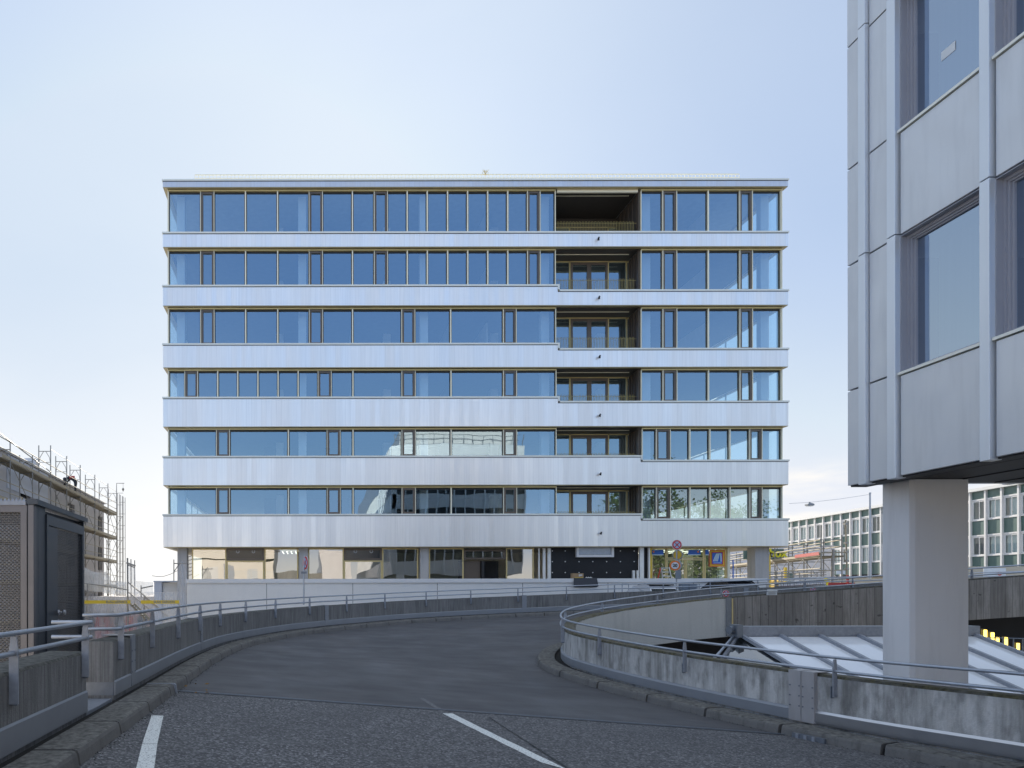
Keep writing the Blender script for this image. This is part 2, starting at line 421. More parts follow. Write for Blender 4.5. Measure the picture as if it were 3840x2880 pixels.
# glass
def glass(name, refl, tint, gcol=(1,1,1), rough=0.0):
    m = bpy.data.materials.new(name); m.use_nodes = True; t = m.node_tree; t.nodes.clear()
    o = t.nodes.new('ShaderNodeOutputMaterial'); mx = t.nodes.new('ShaderNodeMixShader')
    tr = t.nodes.new('ShaderNodeBsdfTransparent'); gl = t.nodes.new('ShaderNodeBsdfGlossy')
    tr.inputs[0].default_value = (*tint, 1); gl.inputs[0].default_value = (*gcol, 1); gl.inputs['Roughness'].default_value = rough
    fr = t.nodes.new('ShaderNodeLayerWeight'); fr.inputs[0].default_value = .5
    pw = t.nodes.new('ShaderNodeMath'); pw.operation = 'POWER'; pw.inputs[1].default_value = 5; t.links.new(fr.outputs['Facing'], pw.inputs[0])
    ma = t.nodes.new('ShaderNodeMath'); ma.operation = 'MULTIPLY_ADD'; ma.inputs[1].default_value = 1-refl; ma.inputs[2].default_value = refl
    t.links.new(pw.outputs[0], ma.inputs[0]); t.links.new(ma.outputs[0], mx.inputs[0])
    # faint unevenness of insulated panes
    nn = t.nodes.new('ShaderNodeTexNoise'); nn.inputs['Scale'].default_value = .55; nn.inputs['Detail'].default_value = 1
    g = t.nodes.new('ShaderNodeNewGeometry'); t.links.new(g.outputs['Position'], nn.inputs['Vector'])
    bp = t.nodes.new('ShaderNodeBump'); bp.inputs['Strength'].default_value = .11; bp.inputs['Distance'].default_value = .06
    t.links.new(nn.outputs[0], bp.inputs['Height']); t.links.new(bp.outputs[0], gl.inputs['Normal'])
    t.links.new(tr.outputs[0], mx.inputs[1]); t.links.new(gl.outputs[0], mx.inputs[2]); t.links.new(mx.outputs[0], o.inputs[0])
    M[name] = m
glass('window_glass', .36, (.74, .85, .90), (.66, .86, 1))
glass('side_glass', .10, (.80, .92, .92))
glass('annex_glass', .46, (.30, .38, .42), (.72, .84, 1))
glass('clear_glass', .34, (.62, .70, .66))
m = M['clear_glass']
# frosted skylight glazing, plastic film
n = N(mat('frosted', (.58, .64, .72), .10, 0, 1.0)); n.col(n.mix(n.noise(1.5, 3), (.84, .86, .90), (.92, .94, .96)))
def film(name, col, a):
    m = mat(name, col, .4); m.node_tree.nodes['Principled BSDF'].inputs['Alpha'].default_value = a
    n = N(m); al = n.ramp(n.noise(5, 4, n.map((3, 3, .3))), [(.3, max(0, a-.12)), (.7, min(1, a+.12))])
    m.node_tree.links.new(al, n.b.inputs['Alpha']); n.b.inputs['Transmission Weight'].default_value = 0
film('plastic_film', (.78, .76, .72), .62)
film('thin_film', (.66, .68, .72), .38)
# expanded metal
n = N(mat('expanded_metal', (.055, .055, .062), .4, .5))
x = n.xyz(); q = n.math('DIVIDE', n.math('ADD', x[0], x[1]), .055); r_ = n.math('DIVIDE', x[2], .024)
row = n.math('FLOOR', r_); sh = n.math('MULTIPLY', n.math('MODULO', row, 2), .5)
fx = n.math('ABSOLUTE', n.math('SUBTRACT', n.math('FRACT', n.math('ADD', q, sh)), .5)); fz = n.math('ABSOLUTE', n.math('SUBTRACT', n.math('FRACT', r_), .5))
hole = n.math('LESS_THAN', n.math('ADD', n.math('MULTIPLY', fx, 1.1), n.math('MULTIPLY', fz, .9)), .40)
n.t.links.new(n.math('SUBTRACT', 1, hole), n.b.inputs['Alpha'])
n.col(n.mix(n.math('GREATER_THAN', fz, .36), (.03, .03, .034), (.15, .15, .16)))
n = N(mat('leaves', (.06, .10, .02), .6)); n.col(n.mix(n.noise(1.2, 2), (.035, .07, .014), (.11, .15, .03)))
# ================================================================ office building
YB = 40.0            # band face
YG = 40.30           # glass face
OB = thing('office_building', 'seven-storey office block with silvery aluminium bands and blue ribbon windows, centre of the view', 'office building', (9, 47, -4.5))
xl, xr = X_(611.5, YB, 1400), X_(2956, YB, 1400)
DEP = 16.0
rows = [ # k, window sill v left, right, band bottom v
 (6, 869.5, 866, 925), (5, 1068.5, 1085.5, 1145), (4, 1287.5, 1305, 1377), (3, 1488, 1503, 1599), (2, 1709.5, 1724, 1818.5), (1, 1927.5, 1944, 2050)]
zs = {}
for k, a, b, c in rows: zs[k] = (Z_(a, YB, 1000), Z_(b, YB, 2650), Z_(c, YB, 1200))
ztop0, ztop1 = Z_(672, YB, 1200), Z_(700.5, YB, 1200)
xs_hi, xs_lo = X_(2092, YB, 1300), X_(2403, YB, 1850)
def band(name, m, zb, zl, zr, xs, capm='cap_metal'):
    b = MB(); t = .28; c = .10
    yb = YB+DEP
    if xs is None: xs = xr
    # front (two heights), sides and back
    b.quad((xl,YB,zb),(xr,YB,zb),(xr,YB,zr-c),(xs,YB,zr-c),(xs,YB,zl-c),(xl,YB,zl-c)) if xs < xr else b.quad((xl,YB,zb),(xr,YB,zb),(xr,YB,zl-c),(xl,YB,zl-c))
    zr_ = zr if xs < xr else zl
    b.quad((xr,YB,zb),(xr,yb,zb),(xr,yb,zr_-c),(xr,YB,zr_-c))
    b.quad((xl,yb,zb),(xl,YB,zb),(xl,YB,zl-c),(xl,yb,zl-c))
    b.quad((xr,yb,zb),(xl,yb,zb),(xl,yb,zr_-c),(xr,yb,zr_-c))
    # inner skin
    b.box(xl+.02, xs-.02 if xs < xr else xr-.02, YB+.03, YB+t, zb+.01, zl-c)
    if xs < xr: b.box(xs-.02, xr-.02, YB+.03, YB+t, zb+.01, zr-c)
    p = b.build(name, m, OB)
    b = MB(); e = .045
    def capbox(x0, x1, z): b.box(x0, x1, YB-e, YG+.02, z-c+.003, z)
    capbox(xl-e, xs+(.10 if xs < xr else e), zl)
    gp = MB(); gp.box(xl+.003, xs-.003, YB-.006, YB+.02, zl-c-.03, zl-c+.002)  # dark strip painted in as the shade below each sill cap
    if xs < xr: gp.box(xs+.003, xr-.003, YB-.006, YB+.02, zr-c-.03, zr-c+.002)
    gp.build('cap_shade_strip', 'gasket', OB)
    if xs < xr:
        b.box(xs, xs+.10, YB-e, YG+.02, zr, zl-c+.001); capbox(xs+.101, xr+e, zr)
    b.box(xr-.3, xr+e, YG+.02, yb+e, zr_-c+.003, zr_); b.box(xl-e, xl+.3, YG+.02, yb+e, zl-c+.003, zl)
    b.build('sill_cap', capm, OB)
    # gold soffit under the band
    b = MB(); b.box(xl+.012, xr-.012, YB+.012, YG-.03, zb-.035, zb-.002); b.box(xl+.012, xl+.28, YG-.03, yb-.3, zb-.035, zb-.002); b.box(xr-.28, xr-.012, YG-.03, yb-.3, zb-.035, zb-.002)
    b.build('band_soffit', 'gold_soffit', OB)
    return p
for k, *_ in rows:
    zl, zr, zb = zs[k]
    band('spandrel_band', 'alu_band', zb, zl, zr, None if k == 6 else (xs_hi if k >= 3 else xs_lo))
band('roof_fascia', 'alu_fascia', ztop1, ztop0, ztop0, None)
b = MB(); b.box(xl+.45, xr-.45, YB+.5, YB+DEP-.5, ztop0-.2, ztop0+.12); b.build('roof', 'cap_metal', OB)
# slabs, ceilings, core, columns
xi0, xi1 = xl+.36, xr-.36
lx0, lx1 = X_(2086, YG, 1300), X_(2398, YG, 1300)     # loggia bay
LB = {6: 43.4, 5: 41.65, 4: 41.65, 3: 41.65, 2: 41.65, 1: 41.65}
for k, *_ in rows:
    zl, zr, zb = zs[k]
    MB().box(xi0, xi1, YG+.06, YB+DEP-.4, zb+.03, zb+.33).build('floor_slab', 'floor_slab', OB)
zt = ztop1
MB().box(xi0, xi1, YG+.06, YB+DEP-.4, ztop1+.03, ztop1+.25).build('roof_slab', 'ceiling', OB)
cxs = [X_(u, 41.2, 1300) for u in (681, 1134, 1588, 2040, 2860)]
for cx_ in cxs + [X_(2418, 41.2, 1300)]:
    b = MB(); b.box(cx_-.24, cx_+.24, 41.0, 41.4, zs[1][2]+.33, ztop1)
    b.build('interior_column', 'column_concrete', OB)
for cx_ in (-2, 5, 12, 19):
    MB().box(cx_-.24, cx_+.24, 44.5, 45.0, zs[1][2]+.33, ztop1).build('interior_column', 'column_concrete', OB)
MB().box(xl+5.5, xl+21, 46.2, 52.0, zs[1][2]+.33, ztop1).build('core_wall', 'core_wall', OB)
for k in range(1, 7):
    zl, zr, zb = zs[k]; ft = zb+.33; zc = (zs[k+1][2] if k < 6 else ztop1)
    for u in ((1161, 1322) if k >= 5 else (1690, 1323)) + ((1828, 2653) if k > 3 else (1690,)):
        x = X_(u, 42.5, 1300)
        MB().box(x-.05, x+.05, 42.6, 46.1, ft, zc).build('partition_wall', 'blind_white', OB)
    if k <= 4:
        for i, u in enumerate((860, 1090, 1240, 1420, 1800, 2460)):
            x = X_(u, 42.2, 1300); w = random.uniform(1.0, 1.7)
            MB().box(x, x+w, 42.1, 42.6, ft, ft+random.uniform(.75, 1.15)).build('storage_cabinet', 'blind_white', OB)
# ---------------------------------------------------------------- ribbon windows
def window(x0, x1, z0, z1, frame='window', fm='champagne', y=YG, brown=False, name_pane='pane', gl='window_glass'):
    b = MB(); t = .034
    if brown:
        t = .115
        b.box(x0, x0+t, y-.07, y+.05, z0, z1); b.box(x1-t, x1, y-.07, y+.05, z0, z1)
        b.box(x0+t, x1-t, y-.07, y+.05, z0, z0+t+.02); b.box(x0+t, x1-t, y-.07, y+.05, z1-t, z1)
        fr = b.build(frame, 'brown_frame', OB); g0, g1 = x0+t, x1-t; h0, h1 = z0+t+.02, z1-t
        MB().box((x0+x1)/2-.02, (x0+x1)/2+.02, y-.10, y-.071, z0+.03, z0+.07).build('handle', 'gasket', fr)
    else:
        b.box(x0, x0+t, y-.12, y+.02, z0, z1); b.box(x1-t, x1, y-.12, y+.02, z0, z1)
        b.box(x0+t, x1-t, y-.05, y+.02, z0, z0+.03)
        fr = b.build(frame, fm, OB)
        g = MB(); s = .045
        g.box(x0+t, x0+t+s, y-.01, y+.045, z0+.03, z1-.10); g.box(x1-t-s, x1-t, y-.01, y+.045, z0+.03, z1-.10)
        g.box(x0+t, x1-t, y-.01, y+.045, z1-.10, z1-.002)
        g.build('gasket', 'gasket', fr); g0, g1 = x0+t+s, x1-t-s; h0, h1 = z0+.03, z1-.10
    MB().quad((g0, y+.022, h0), (g1, y+.022, h0), (g1, y+.022, h1), (g0, y+.022, h1)).build(name_pane, gl, fr)
    return fr
A6 = [633,(755,803),922,1042,(1161,1209),1322,1404.5,(1404.5,1452),1527,1602,1678,1753,1828,1903,1978,(1978,2023),2082]
A4 = [633,(755,803),922,1042,(1161,1209),1322,(1507,1554),1689,(1887,1933),2083]
A3 = [633,(695,741),817,892,967.5,1043,1118,(1193.5,1241),1323,(1507,1555),1690,(1887,1934),2084]
A2 = [633,(813,860),1081,(1227,1274),1323,(1507,1555),1690,(1887,1934),2084]
RA = [2401,(2484,2534),2653,2772,(2772,2817),2926]
RB = [2404,(2459,2509),2583,2658,2733,2808,(2808,2852),2928]
plan = {6:(A6,RA),5:(A6,RA),4:(A4,RA),3:(A3,RA),2:(A2,RB),1:(A2,RB)}
def build_row(seq, z0, z1):
    z1 -= .035
    cur = seq[0]
    for s in seq[1:]:
        if isinstance(s, tuple):
            a, b_ = s
            if a > cur: window(X_(cur, YG, 1300), X_(a, YG, 1300), z0, z1-.11)
            window(X_(a, YG, 1300)+.006, X_(b_, YG, 1300)-.004, z0, z1-.115, 'casement', brown=True)
            cur = b_
        else:
            window(X_(cur, YG, 1300), X_(s, YG, 1300), z0, z1-.11); cur = s
    xa, xb = X_(seq[0], YG, 1300), X_(seq[-1], YG, 1300)
    b = MB(); b.box(xa, xb, YG-.13, YG+.01, z1-.105, z1-.03); b.build('head_rail', 'gold_frame', OB)
for k in range(6, 0, -1):
    zl, zr, _ = zs[k]; zh = ztop1 if k == 6 else zs[k+1][2]
    build_row(plan[k][0], zl, zh); build_row(plan[k][1], zr, zh)
    # corner posts and side glazing
    for sgn, xe, z0 in ((-1, xl, zl), (1, xr, zr)):
        xp = X_(633, YG, 1300)-.012 if sgn < 0 else X_(2928, YG, 1300)+.012
        x0, x1 = (xl+.24, xp) if sgn < 0 else (xp, xr-.24)
        MB().box(x0, x1, YG-.13, YG+.2, z0, zh-.036).build('corner_post', 'champagne', OB)
        xg = xl+.25 if sgn < 0 else xr-.25
        mb = MB(); gl = MB(); nb = 6; y0 = YG+.2; y1 = YB+DEP-.3
        for i in range(nb+1):
            yy = y0+(y1-y0)*i/nb; mb.box(xg-.03, xg+.03, yy, yy+.09, z0, zh-.036)
        for i in range(nb):
            ya, yb = y0+(y1-y0)*i/nb+.09, y0+(y1-y0)*(i+1)/nb
            gl.quad((xg, ya, z0), (xg, yb, z0), (xg, yb, zh-.04), (xg, ya, zh-.04))
        f_ = mb.build('side_glazing', 'champagne', OB); gl.build('pane', 'side_glass', f_)
    zb_ = min(zl, zr)
    mb = MB(); mb.box(xl+.3, xr-.3, YB+DEP-.35, YB+DEP-.3, zb_-.5, zb_); gl = MB()
    for i in range(13):
        x = xl+.3+(xr-xl-.6)*i/12; mb.box(x-.05, x+.05, YB+DEP-.35, YB+DEP-.28, zb_, zh)
        if i < 12: gl.quad((x+.05, YB+DEP-.31, zb_), (x+(xr-xl-.6)/12-.05, YB+DEP-.31, zb_), (x+(xr-xl-.6)/12-.05, YB+DEP-.31, zh), (x+.05, YB+DEP-.31, zh))
    f_ = mb.build('rear_glazing', 'champagne', OB); gl.build('pane', 'side_glass', f_)
    # ------------- loggia
    ft = zs[k][2]+.335; yb = LB[k]; ch = zh-.04
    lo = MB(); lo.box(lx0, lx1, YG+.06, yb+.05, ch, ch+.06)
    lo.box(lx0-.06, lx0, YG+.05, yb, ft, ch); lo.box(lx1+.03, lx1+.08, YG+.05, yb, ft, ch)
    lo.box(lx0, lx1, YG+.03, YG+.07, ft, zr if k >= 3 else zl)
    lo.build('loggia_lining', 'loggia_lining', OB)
    ms = [lx0+.02, X_(2136, yb, 1300), X_(2280, yb, 1300), X_(2349, yb, 1300), lx1]
    fb = MB(); zt2 = ch-.06 if k != 6 else ch-.55
    for x in ms[1:4]: fb.box(x-.035, x+.035, yb-.06, yb+.03, ft, zt2)
    fb.box(lx0, lx1, yb-.06, yb+.03, zt2-.07, zt2)
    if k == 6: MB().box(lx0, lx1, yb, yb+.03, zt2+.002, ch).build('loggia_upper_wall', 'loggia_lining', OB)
    f_ = fb.build('loggia_front', 'gold_frame', OB)
    for a, c_ in ((ms[0], ms[1]), (ms[2], ms[3]), (ms[3], ms[4])):
        MB().quad((a+.035, yb, ft), (c_-.035, yb, ft), (c_-.035, yb, zt2-.07), (a+.035, yb, zt2-.07)).build('pane', 'window_glass', f_)
    mid = (ms[1]+ms[2])/2
    for a, c_ in ((ms[1]+.04, mid), (mid, ms[2]-.04)):
        d = MB(); t = .13
        d.box(a, a+t, yb-.08, yb+.02, ft, zt2-.08); d.box(c_-t, c_, yb-.08, yb+.02, ft, zt2-.08); d.box(a+t, c_-t, yb-.08, yb+.02, ft, ft+.2); d.box(a+t, c_-t, yb-.08, yb+.02, zt2-.24, zt2-.08)
        do = d.build('balcony_door', 'brown_frame', OB)
        MB().quad((a+t, yb-.03, ft+.2), (c_-t, yb-.03, ft+.2), (c_-t, yb-.03, zt2-.24), (a+t, yb-.03, zt2-.24)).build('pane', 'window_glass', do)
    sp = MB()
    for i in range(4 if k != 6 else 6):
        yy = YG+.3+(yb-YG-.4)*i/(3 if k != 6 else 5); sp.box(lx1-.03, lx1+.02, yy, yy+.05, ft, ch-.05)
    sp.box(lx1-.03, lx1+.02, YG+.06, YG+.24, ft, ch-.01)
    sp.build('loggia_side_frame', 'brown_frame', OB)
    MB().box(lx0+.15, lx1-.35, YG+.55, YG+.60, ch-.035, ch-.004).build('awning_rail', 'champagne', OB)
    if k == 6: MB().box(lx0+.05, lx1-.1, YG-.05, YG+.06, zh-.20, zh-.04).build('awning_box', 'champagne', OB)
    # hairpin balustrade
    zt3 = {6: Z_(829, YB+.4, 2250), 5: Z_(1044, YB+.4, 2250), 4: Z_(1263, YB+.4, 2250), 3: Z_(1480, YB+.4, 2250), 2: Z_(1699, YB+.4, 2250), 1: Z_(1917, YB+.4, 2250)}[k]
    bl = MB(); yy = YG+.16; x = lx0+.12; i = 0
    while x < lx1-.2:
        bl.tube([(x, yy, ft), (x, yy, zt3-.04), (x+.02, yy, zt3), (x+.075, yy, zt3), (x+.095, yy, zt3-.04), (x+.095, yy, ft)], .011, 5)
        x += .185
    bl.tube([(lx0+.05, yy, zt3-.10), (lx1-.1, yy, zt3-.10)], .011, 5)
    bl.build('balustrade', 'olive_metal', OB)
# spotlights on the bands below the loggias
for u, v in ((2247,895),(2249,1116),(2251,1338),(2252,1558),(2254,1778),(2256,2000)):
    p = P(u, v, YB-.1)
    b = MB(); b.box(p.x-.05, p.x+.05, YB-.03, YB-.002, p.z-.05, p.z+.05); b.tube([(p.x, YB-.03, p.z), (p.x-.02, YB-.16, p.z+.02)], .015, 6)
    b.tube([(p.x-.02, YB-.12, p.z+.06), (p.x-.10, YB-.24, p.z-.04)], .05, 8)
    b.build('spotlight', 'gasket', OB)
# roof railing (set back) with a tangle of vegetation-like wire
b = MB(); y0 = YB+1.6; za = Z_(657, y0, 1100); zb_ = Z_(669, y0, 1100)
xa, xb = X_(731, y0, 660), X_(2772, y0, 660)
n_ = 150
for i in range(n_+1):
    x = xa+(xb-xa)*i/n_; b.box(x-.012, x+.012, y0-.01, y0+.01, ztop0+.1, za)
b.box(xa, xb, y0-.02, y0+.02, za, za+.05); b.box(xa, xb, y0-.015, y0+.015, zb_, zb_+.03)
b.build('roof_railing', 'champagne', OB)
p = P(1820, 655, y0-.1); b = MB()
for i in range(5):
    a = random.uniform(-1, 1); b.tube([p, p+Vector((a*.1, 0, .18)), p+Vector((a*.22, 0, .3))], .012, 4)
b.tube([p+Vector((.18*math.cos(t), 0, .1+.12*math.sin(t))) for t in [i*.6 for i in range(11)]], .012, 4)
b.build('wire_coil', 'gold_frame', OB)
# ---------------------------------------------------------------- ground floor
YS = 40.75
zc = zs[1][2]-.04; zpod = Z_(2171, 39.6, 1200)
GF = -.6
for u0, u1 in ((665,701),(1121,1155),(1576,1608),(2832,2885)):
    x0, x1 = X_(u0, 40.4, 2100), X_(u1, 40.4, 2100)
    MB().box(x0, x1, 40.4, 40.4+(x1-x0)*.9, -4.5, zc).build('ground_floor_column', 'column_ground', OB, bevel=.015)
MB().box(xl+.3, xr-.3, YB+.3, YB+DEP-.4, zc-.0, zc+.04).build('arcade_soffit', 'beige_wall', OB)
MB().box(xl+1.4, xr-6.6, YS+.2, YB+DEP-.6, zpod-1.1, zpod-.9).build('shop_floor', 'floor_slab', OB)
def shopwin(u0, u1, v0, v1, kind='shop_window', y=YS, mat_='gold_frame', t=.07, gl='clear_glass'):
    x0, x1 = X_(u0, y, 2100), X_(u1, y, 2100); z1, z0 = Z_(v0, y, 1500), Z_(v1, y, 1500)
    if z0 < zpod: z0 = zpod-1.0
    b = MB(); b.box(x0, x0+t, y-.05, y+.05, z0, z1); b.box(x1-t, x1, y-.05, y+.05, z0, z1); b.box(x0+t, x1-t, y-.05, y+.05, z1-t, z1); b.box(x0+t, x1-t, y-.05, y+.05, z0, z0+t)
    f_ = b.build(kind, mat_, OB)
    MB().quad((x0+t, y, z0+t), (x1-t, y, z0+t), (x1-t, y, z1-t), (x0+t, y, z1-t)).build('pane', gl, f_)
    return f_
shopwin(720, 849, 2056, 2200)
shopwin(850, 990, 2102, 2200); 
shopwin(992, 1118, 2056, 2200)
shopwin(1156, 1289, 2056, 2200); shopwin(1290, 1432, 2102, 2200); shopwin(1433, 1568, 2056, 2200)
shopwin(1608, 1738, 2056, 2200)
shopwin(1739, 1896, 2062, 2098, 'transom_window', t=.10, mat_='brown_frame')
shopwin(1897, 2001, 2056, 2200)
for u0, u1 in ((850, 990), (1290, 1432)):
    f_ = shopwin(u0, u1, 2056, 2101, 'hopper_window', mat_='brown_frame', t=.12, gl='dark_glass')
    x0, x1 = X_(u0, YS, 2080), X_(u1, YS, 2080); z = Z_(2082, YS, 1100)
    # the opened leaf leaning inwards, with its chain rings
    c = MB(); 
    for fx in (.3, .72): c.ring((x0+(x1-x0)*fx, YS-.04, z+.22), (0, 1, .001), .07, .10, 16)
    c.build('chain_ring', 'galv_rail', f_)
MB().box(X_(1740, YS, 2150), X_(1895, YS, 2150), YS+1.5, YS+1.6, zpod-1, Z_(2100, YS)).build('entrance_lobby', 'dark_interior', OB)
d = MB(); x0, x1 = X_(1742, YS), X_(1806, YS); d.box(x0, x1, YS+.3, YS+.36, zpod-1, Z_(2103, YS)); d.build('open_door', 'brown_frame', OB)
MB().box(X_(1808, YS), X_(1818, YS), YS+.1, YS+.6, zpod-1, Z_(2104, YS)).build('open_door', 'gasket', OB)
# shop interior: bright counters and ceiling lamps seen through the left panes
MB().box(xl+1.3, X_(2075, 46), 46.0, 46.2, zpod-1, zc).build('shop_back_wall', 'cream_wall', OB)
for u0, u1, v0, v1 in ((862,936,2139,2180),(946,1030,2141,2160),(1036,1115,2138,2180)):
    MB().box(X_(u0, 44), X_(u1, 44), 44.0, 44.3, Z_(v1, 44)-.3, Z_(v0, 44)).build('shop_cabinet', 'white_frame', OB)
for i in range(5):
    x = X_(1060+i*16, 43.5); MB().box(x, x+.05, 42.4, 45.0, zc-.12, zc-.08).build('ceiling_lamp', 'lamp_white', OB)
MB().box(X_(2440, 46), X_(2690, 46), 46.0, 46.2, zpod-1, zc).build('shop_back_wall', 'core_wall', OB)
MB().box(X_(2560, 43.5), X_(2600, 43.5), 43.5, 43.6, zpod-1, zc-.3).build('shop_divider', 'blind_white', OB)
for i in range(4): MB().box(X_(2450+i*60, 43), X_(2450+i*60, 43)+.08, 41.5, 45.0, zc-.12, zc-.08).build('ceiling_lamp', 'lamp_white', OB)
# dark insulated wall with dowels, pipes, shutter
x0, x1 = X_(2066, 40.5), X_(2394, 40.5)
bw = MB().box(x0, x1, 40.5, 40.7, -1, zc).build('insulated_wall', 'black_wall', OB)
b = MB()
for r_i, v in enumerate((2066, 2106, 2147)):
    for i in range(7):
        u = 2068+i*51.7; p = P(u+(0 if i else 3), v, 40.49); b.disc(p, (0, 1, 0), .032, .02, 8)
b.build('insulation_dowel', 'pipe_white', bw)
x0, x1 = X_(2160, 40.4), X_(2300, 40.4); z0, z1 = Z_(2091, 40.4), Z_(2052, 40.4)
b = MB(); b.box(x0, x0+.14, 40.3, 40.49, z0, z1); b.box(x1-.14, x1, 40.3, 40.49, z0, z1); b.box(x0+.14, x1-.14, 40.3, 40.49, z0, z0+.14); b.build('vent_box', 'white_frame', OB)
b = MB()
for i in range(9): 
    z = z0+.16+i*(z1-z0-.18)/9; b.box(x0+.14, x1-.14, 40.38, 40.41, z, z+.045)
b.box((x0+x1)/2-.02, (x0+x1)/2+.02, 40.36, 40.38, z0+.14, z1); b.build('louvre', 'galv_rail', OB)
for u, r_ in ((2020, .05), (2039, .09), (2058, .11)):
    p = P(u, 2100, 40.55); MB().tube([(p.x, 40.5, -1), (p.x, 40.5, zc-.05)], r_, 12).build('downpipe', 'pipe_white', OB, smooth=True)
for u0, u1, v in ((2371, 2378, 2141), (2386, 2393, 2141), (2397, 2412, 2050), (2430, 2435, 2052)):
    MB().box(X_(u0, 40.4), X_(u1, 40.4), 40.3, 40.45, -.5, min(zc-.01, Z_(v, 40.4))).build('wall_post', 'pipe_white', OB)
MB().box(X_(2413, 40.6), X_(2429, 40.6), 40.55, 40.7, -.5, zc-.01).build('wall_pier', 'black_wall', OB)
MB().box(X_(2436, 40.5), X_(2443, 40.5), 40.45, 40.6, -.5, zc-.01).build('edge_strip', 'yellow_paint', OB)
# shop front at the right
shopwin(2444, 2498, 2056, 2200, t=.05, mat_='gold_frame'); shopwin(2499, 2640, 2056, 2096, 'transom_window', t=.06)
shopwin(2499, 2570, 2099, 2200, 'shop_door', t=.06); shopwin(2571, 2640, 2099, 2200, 'shop_door', t=.06); shopwin(2641, 2724, 2056, 2200, t=.06)
MB().box(X_(2725, YS), X_(2734, YS), YS-.1, YS+.1, -.5, zc-.01).build('corner_mullion', 'champagne', OB)
b = MB(); 
for i in range(6):
    yy = YS+.2+i*2.2; b.box(X_(2728, YS)-.03, X_(2728, YS)+.03, yy, yy+.08, 1, zc)
f_ = b.build('side_shopfront', 'gold_frame', OB)
MB().quad((X_(2728, YS), YS, 1), (X_(2728, YS), YS+11, 1), (X_(2728, YS), YS+11, zc), (X_(2728, YS), YS, zc)).build('pane', 'side_glass', f_)
MB().box(X_(2737, YS), X_(2740, YS), YS-.3, YS-.25, .5, Z_(2102, YS)).build('door_edge', 'logo_blue', OB)
# stickers and emblem on the shop glass
def sticker(u0, u1, v0, v1, m, name, y=YS-.07, dep=.012, par=OB):
    return MB().box(X_(u0, y), X_(u1, y), y-dep, y, Z_(v1, y, 2600), Z_(v0, y, 2600)).build(name, m, par)
for u0, u1 in ((2443, 2488), (2581, 2627), (2645, 2658)):
    st = sticker(u0, u1, 2062, 2081, 'logo_blue', 'shop_sticker'); sticker(u0, u1, 2079, 2082, 'logo_light', 'sticker_edge', y=YS-.083, par=st)
    if u1-u0 > 20:
        p = P(u0+(u1-u0)*(.18 if u0 < 2500 else .8), 2069, YS-.09); MB().disc(p, (0,1,0), .055, .01, 14).build('sticker_mark', 'sign_orange', st)
em = sticker(2661, 2718, 2062, 2125, 'sign_orange', 'shop_emblem')
e2 = sticker(2664, 2715, 2066, 2121, 'yellow_paint', 'emblem_border', y=YS-.083, par=em)
e3 = sticker(2668, 2711, 2070, 2117, 'sign_red', 'emblem_ring', y=YS-.096, par=em)
e4 = sticker(2671, 2708, 2073, 2114, 'logo_blue', 'emblem_field', y=YS-.109, par=em)
b = MB()
for i in range(4):
    a = P(2675+i*5, 2105, YS-.13); c_ = P(2687+i*3.4, 2076, YS-.13); b.bar(a, c_, .045, .01, Vector((0,1,0)))
b.bar(P(2688, 2076, YS-.13), P(2704, 2076, YS-.13), .04, .01, Vector((0,1,0))); b.bar(P(2703, 2076, YS-.13), P(2704, 2106, YS-.13), .06, .01, Vector((0,1,0)))
b.bar(P(2675, 2111, YS-.13), P(2705, 2111, YS-.13), .03, .01, Vector((0,1,0)))
b.build('emblem_letter', 'logo_light', em)
# podium wall with a pale coping
PW = thing('podium_wall', 'grey rendered wall with pale coping in front of the shop windows', 'wall', (8, 39.5, -4.5))
xa, xb = X_(701, 39.4), X_(2872, 39.4)
MB().box(xa, xb, 39.4, 39.75, -4.5, Z_(2186, 39.4, 1200)).build('wall_body', 'podium_render', PW)
MB().box(xa-.05, xb+.05, 39.33, 39.8, Z_(2186, 39.4, 1200)+.003, zpod).build('coping', 'white_frame', PW)
b = MB()
for u in (1000, 1323, 1640, 1960, 2280, 2600): b.box(X_(u, 39.4)-.012, X_(u, 39.4)+.012, 39.396, 39.41, -4.4, zpod-.26)
b.build('wall_joint', 'gasket', PW)
# things on the ledge
p0 = P(2146, 2171, 39.5)
cb = thing('cardboard_box', 'brown cardboard box with yellow tape lying on the pale ledge', 'box', (p0.x, 39.5, zpod))
MB().box(p0.x, p0.x+.62, 39.42, 39.75, zpod, zpod+.30).build('carton', 'cardboard', cb)
MB().box(p0.x+.12, p0.x+.6, 39.412, 39.419, zpod+.01, zpod+.06).build('tape', 'yellow_paint', cb)
b = MB()
for i in range(3): b.box(p0.x+.35+.07*i, p0.x+.40+.07*i, 39.413, 39.419, zpod+.12+.02*i, zpod+.24)
b.build('printed_mark', 'sign_white', cb)
xa, xb = X_(2152, 39.3), X_(2238, 39.3); b = MB()
b.quad((xa, 39.31, zpod-.28), (xb, 39.31, zpod-.28), (xb, 39.31, zpod+.02), (xa, 39.31, zpod+.02)); b.v = []
b.f = []; b.box(xa, xb, 39.28, 39.325, zpod-.5, zpod+.03); b.box(xa+.05, xb-.05, 39.325, 39.7, zpod+.002, zpod+.03)
n0 = len(b.v); b.v[0] = (xa-.06, 39.22, zpod-.46); b.v[1] = (xb+.06, 39.22, zpod-.44)
tag(b.build('protective_mat', 'mat_grey'), 'dark grey felt mat hanging over the ledge below the cardboard box', 'mat')
b = MB()
for i in range(3):
    a = p0+Vector((.75+.12*i, 0, .03)); b.tube([a, a+Vector((.08, .02, .07)), a+Vector((.16, 0, .01))], .025, 6)
tag(b.build('crumpled_wrap', 'pipe_white'), 'crumpled white wrapping beside the cardboard box on the ledge', 'rubbish')
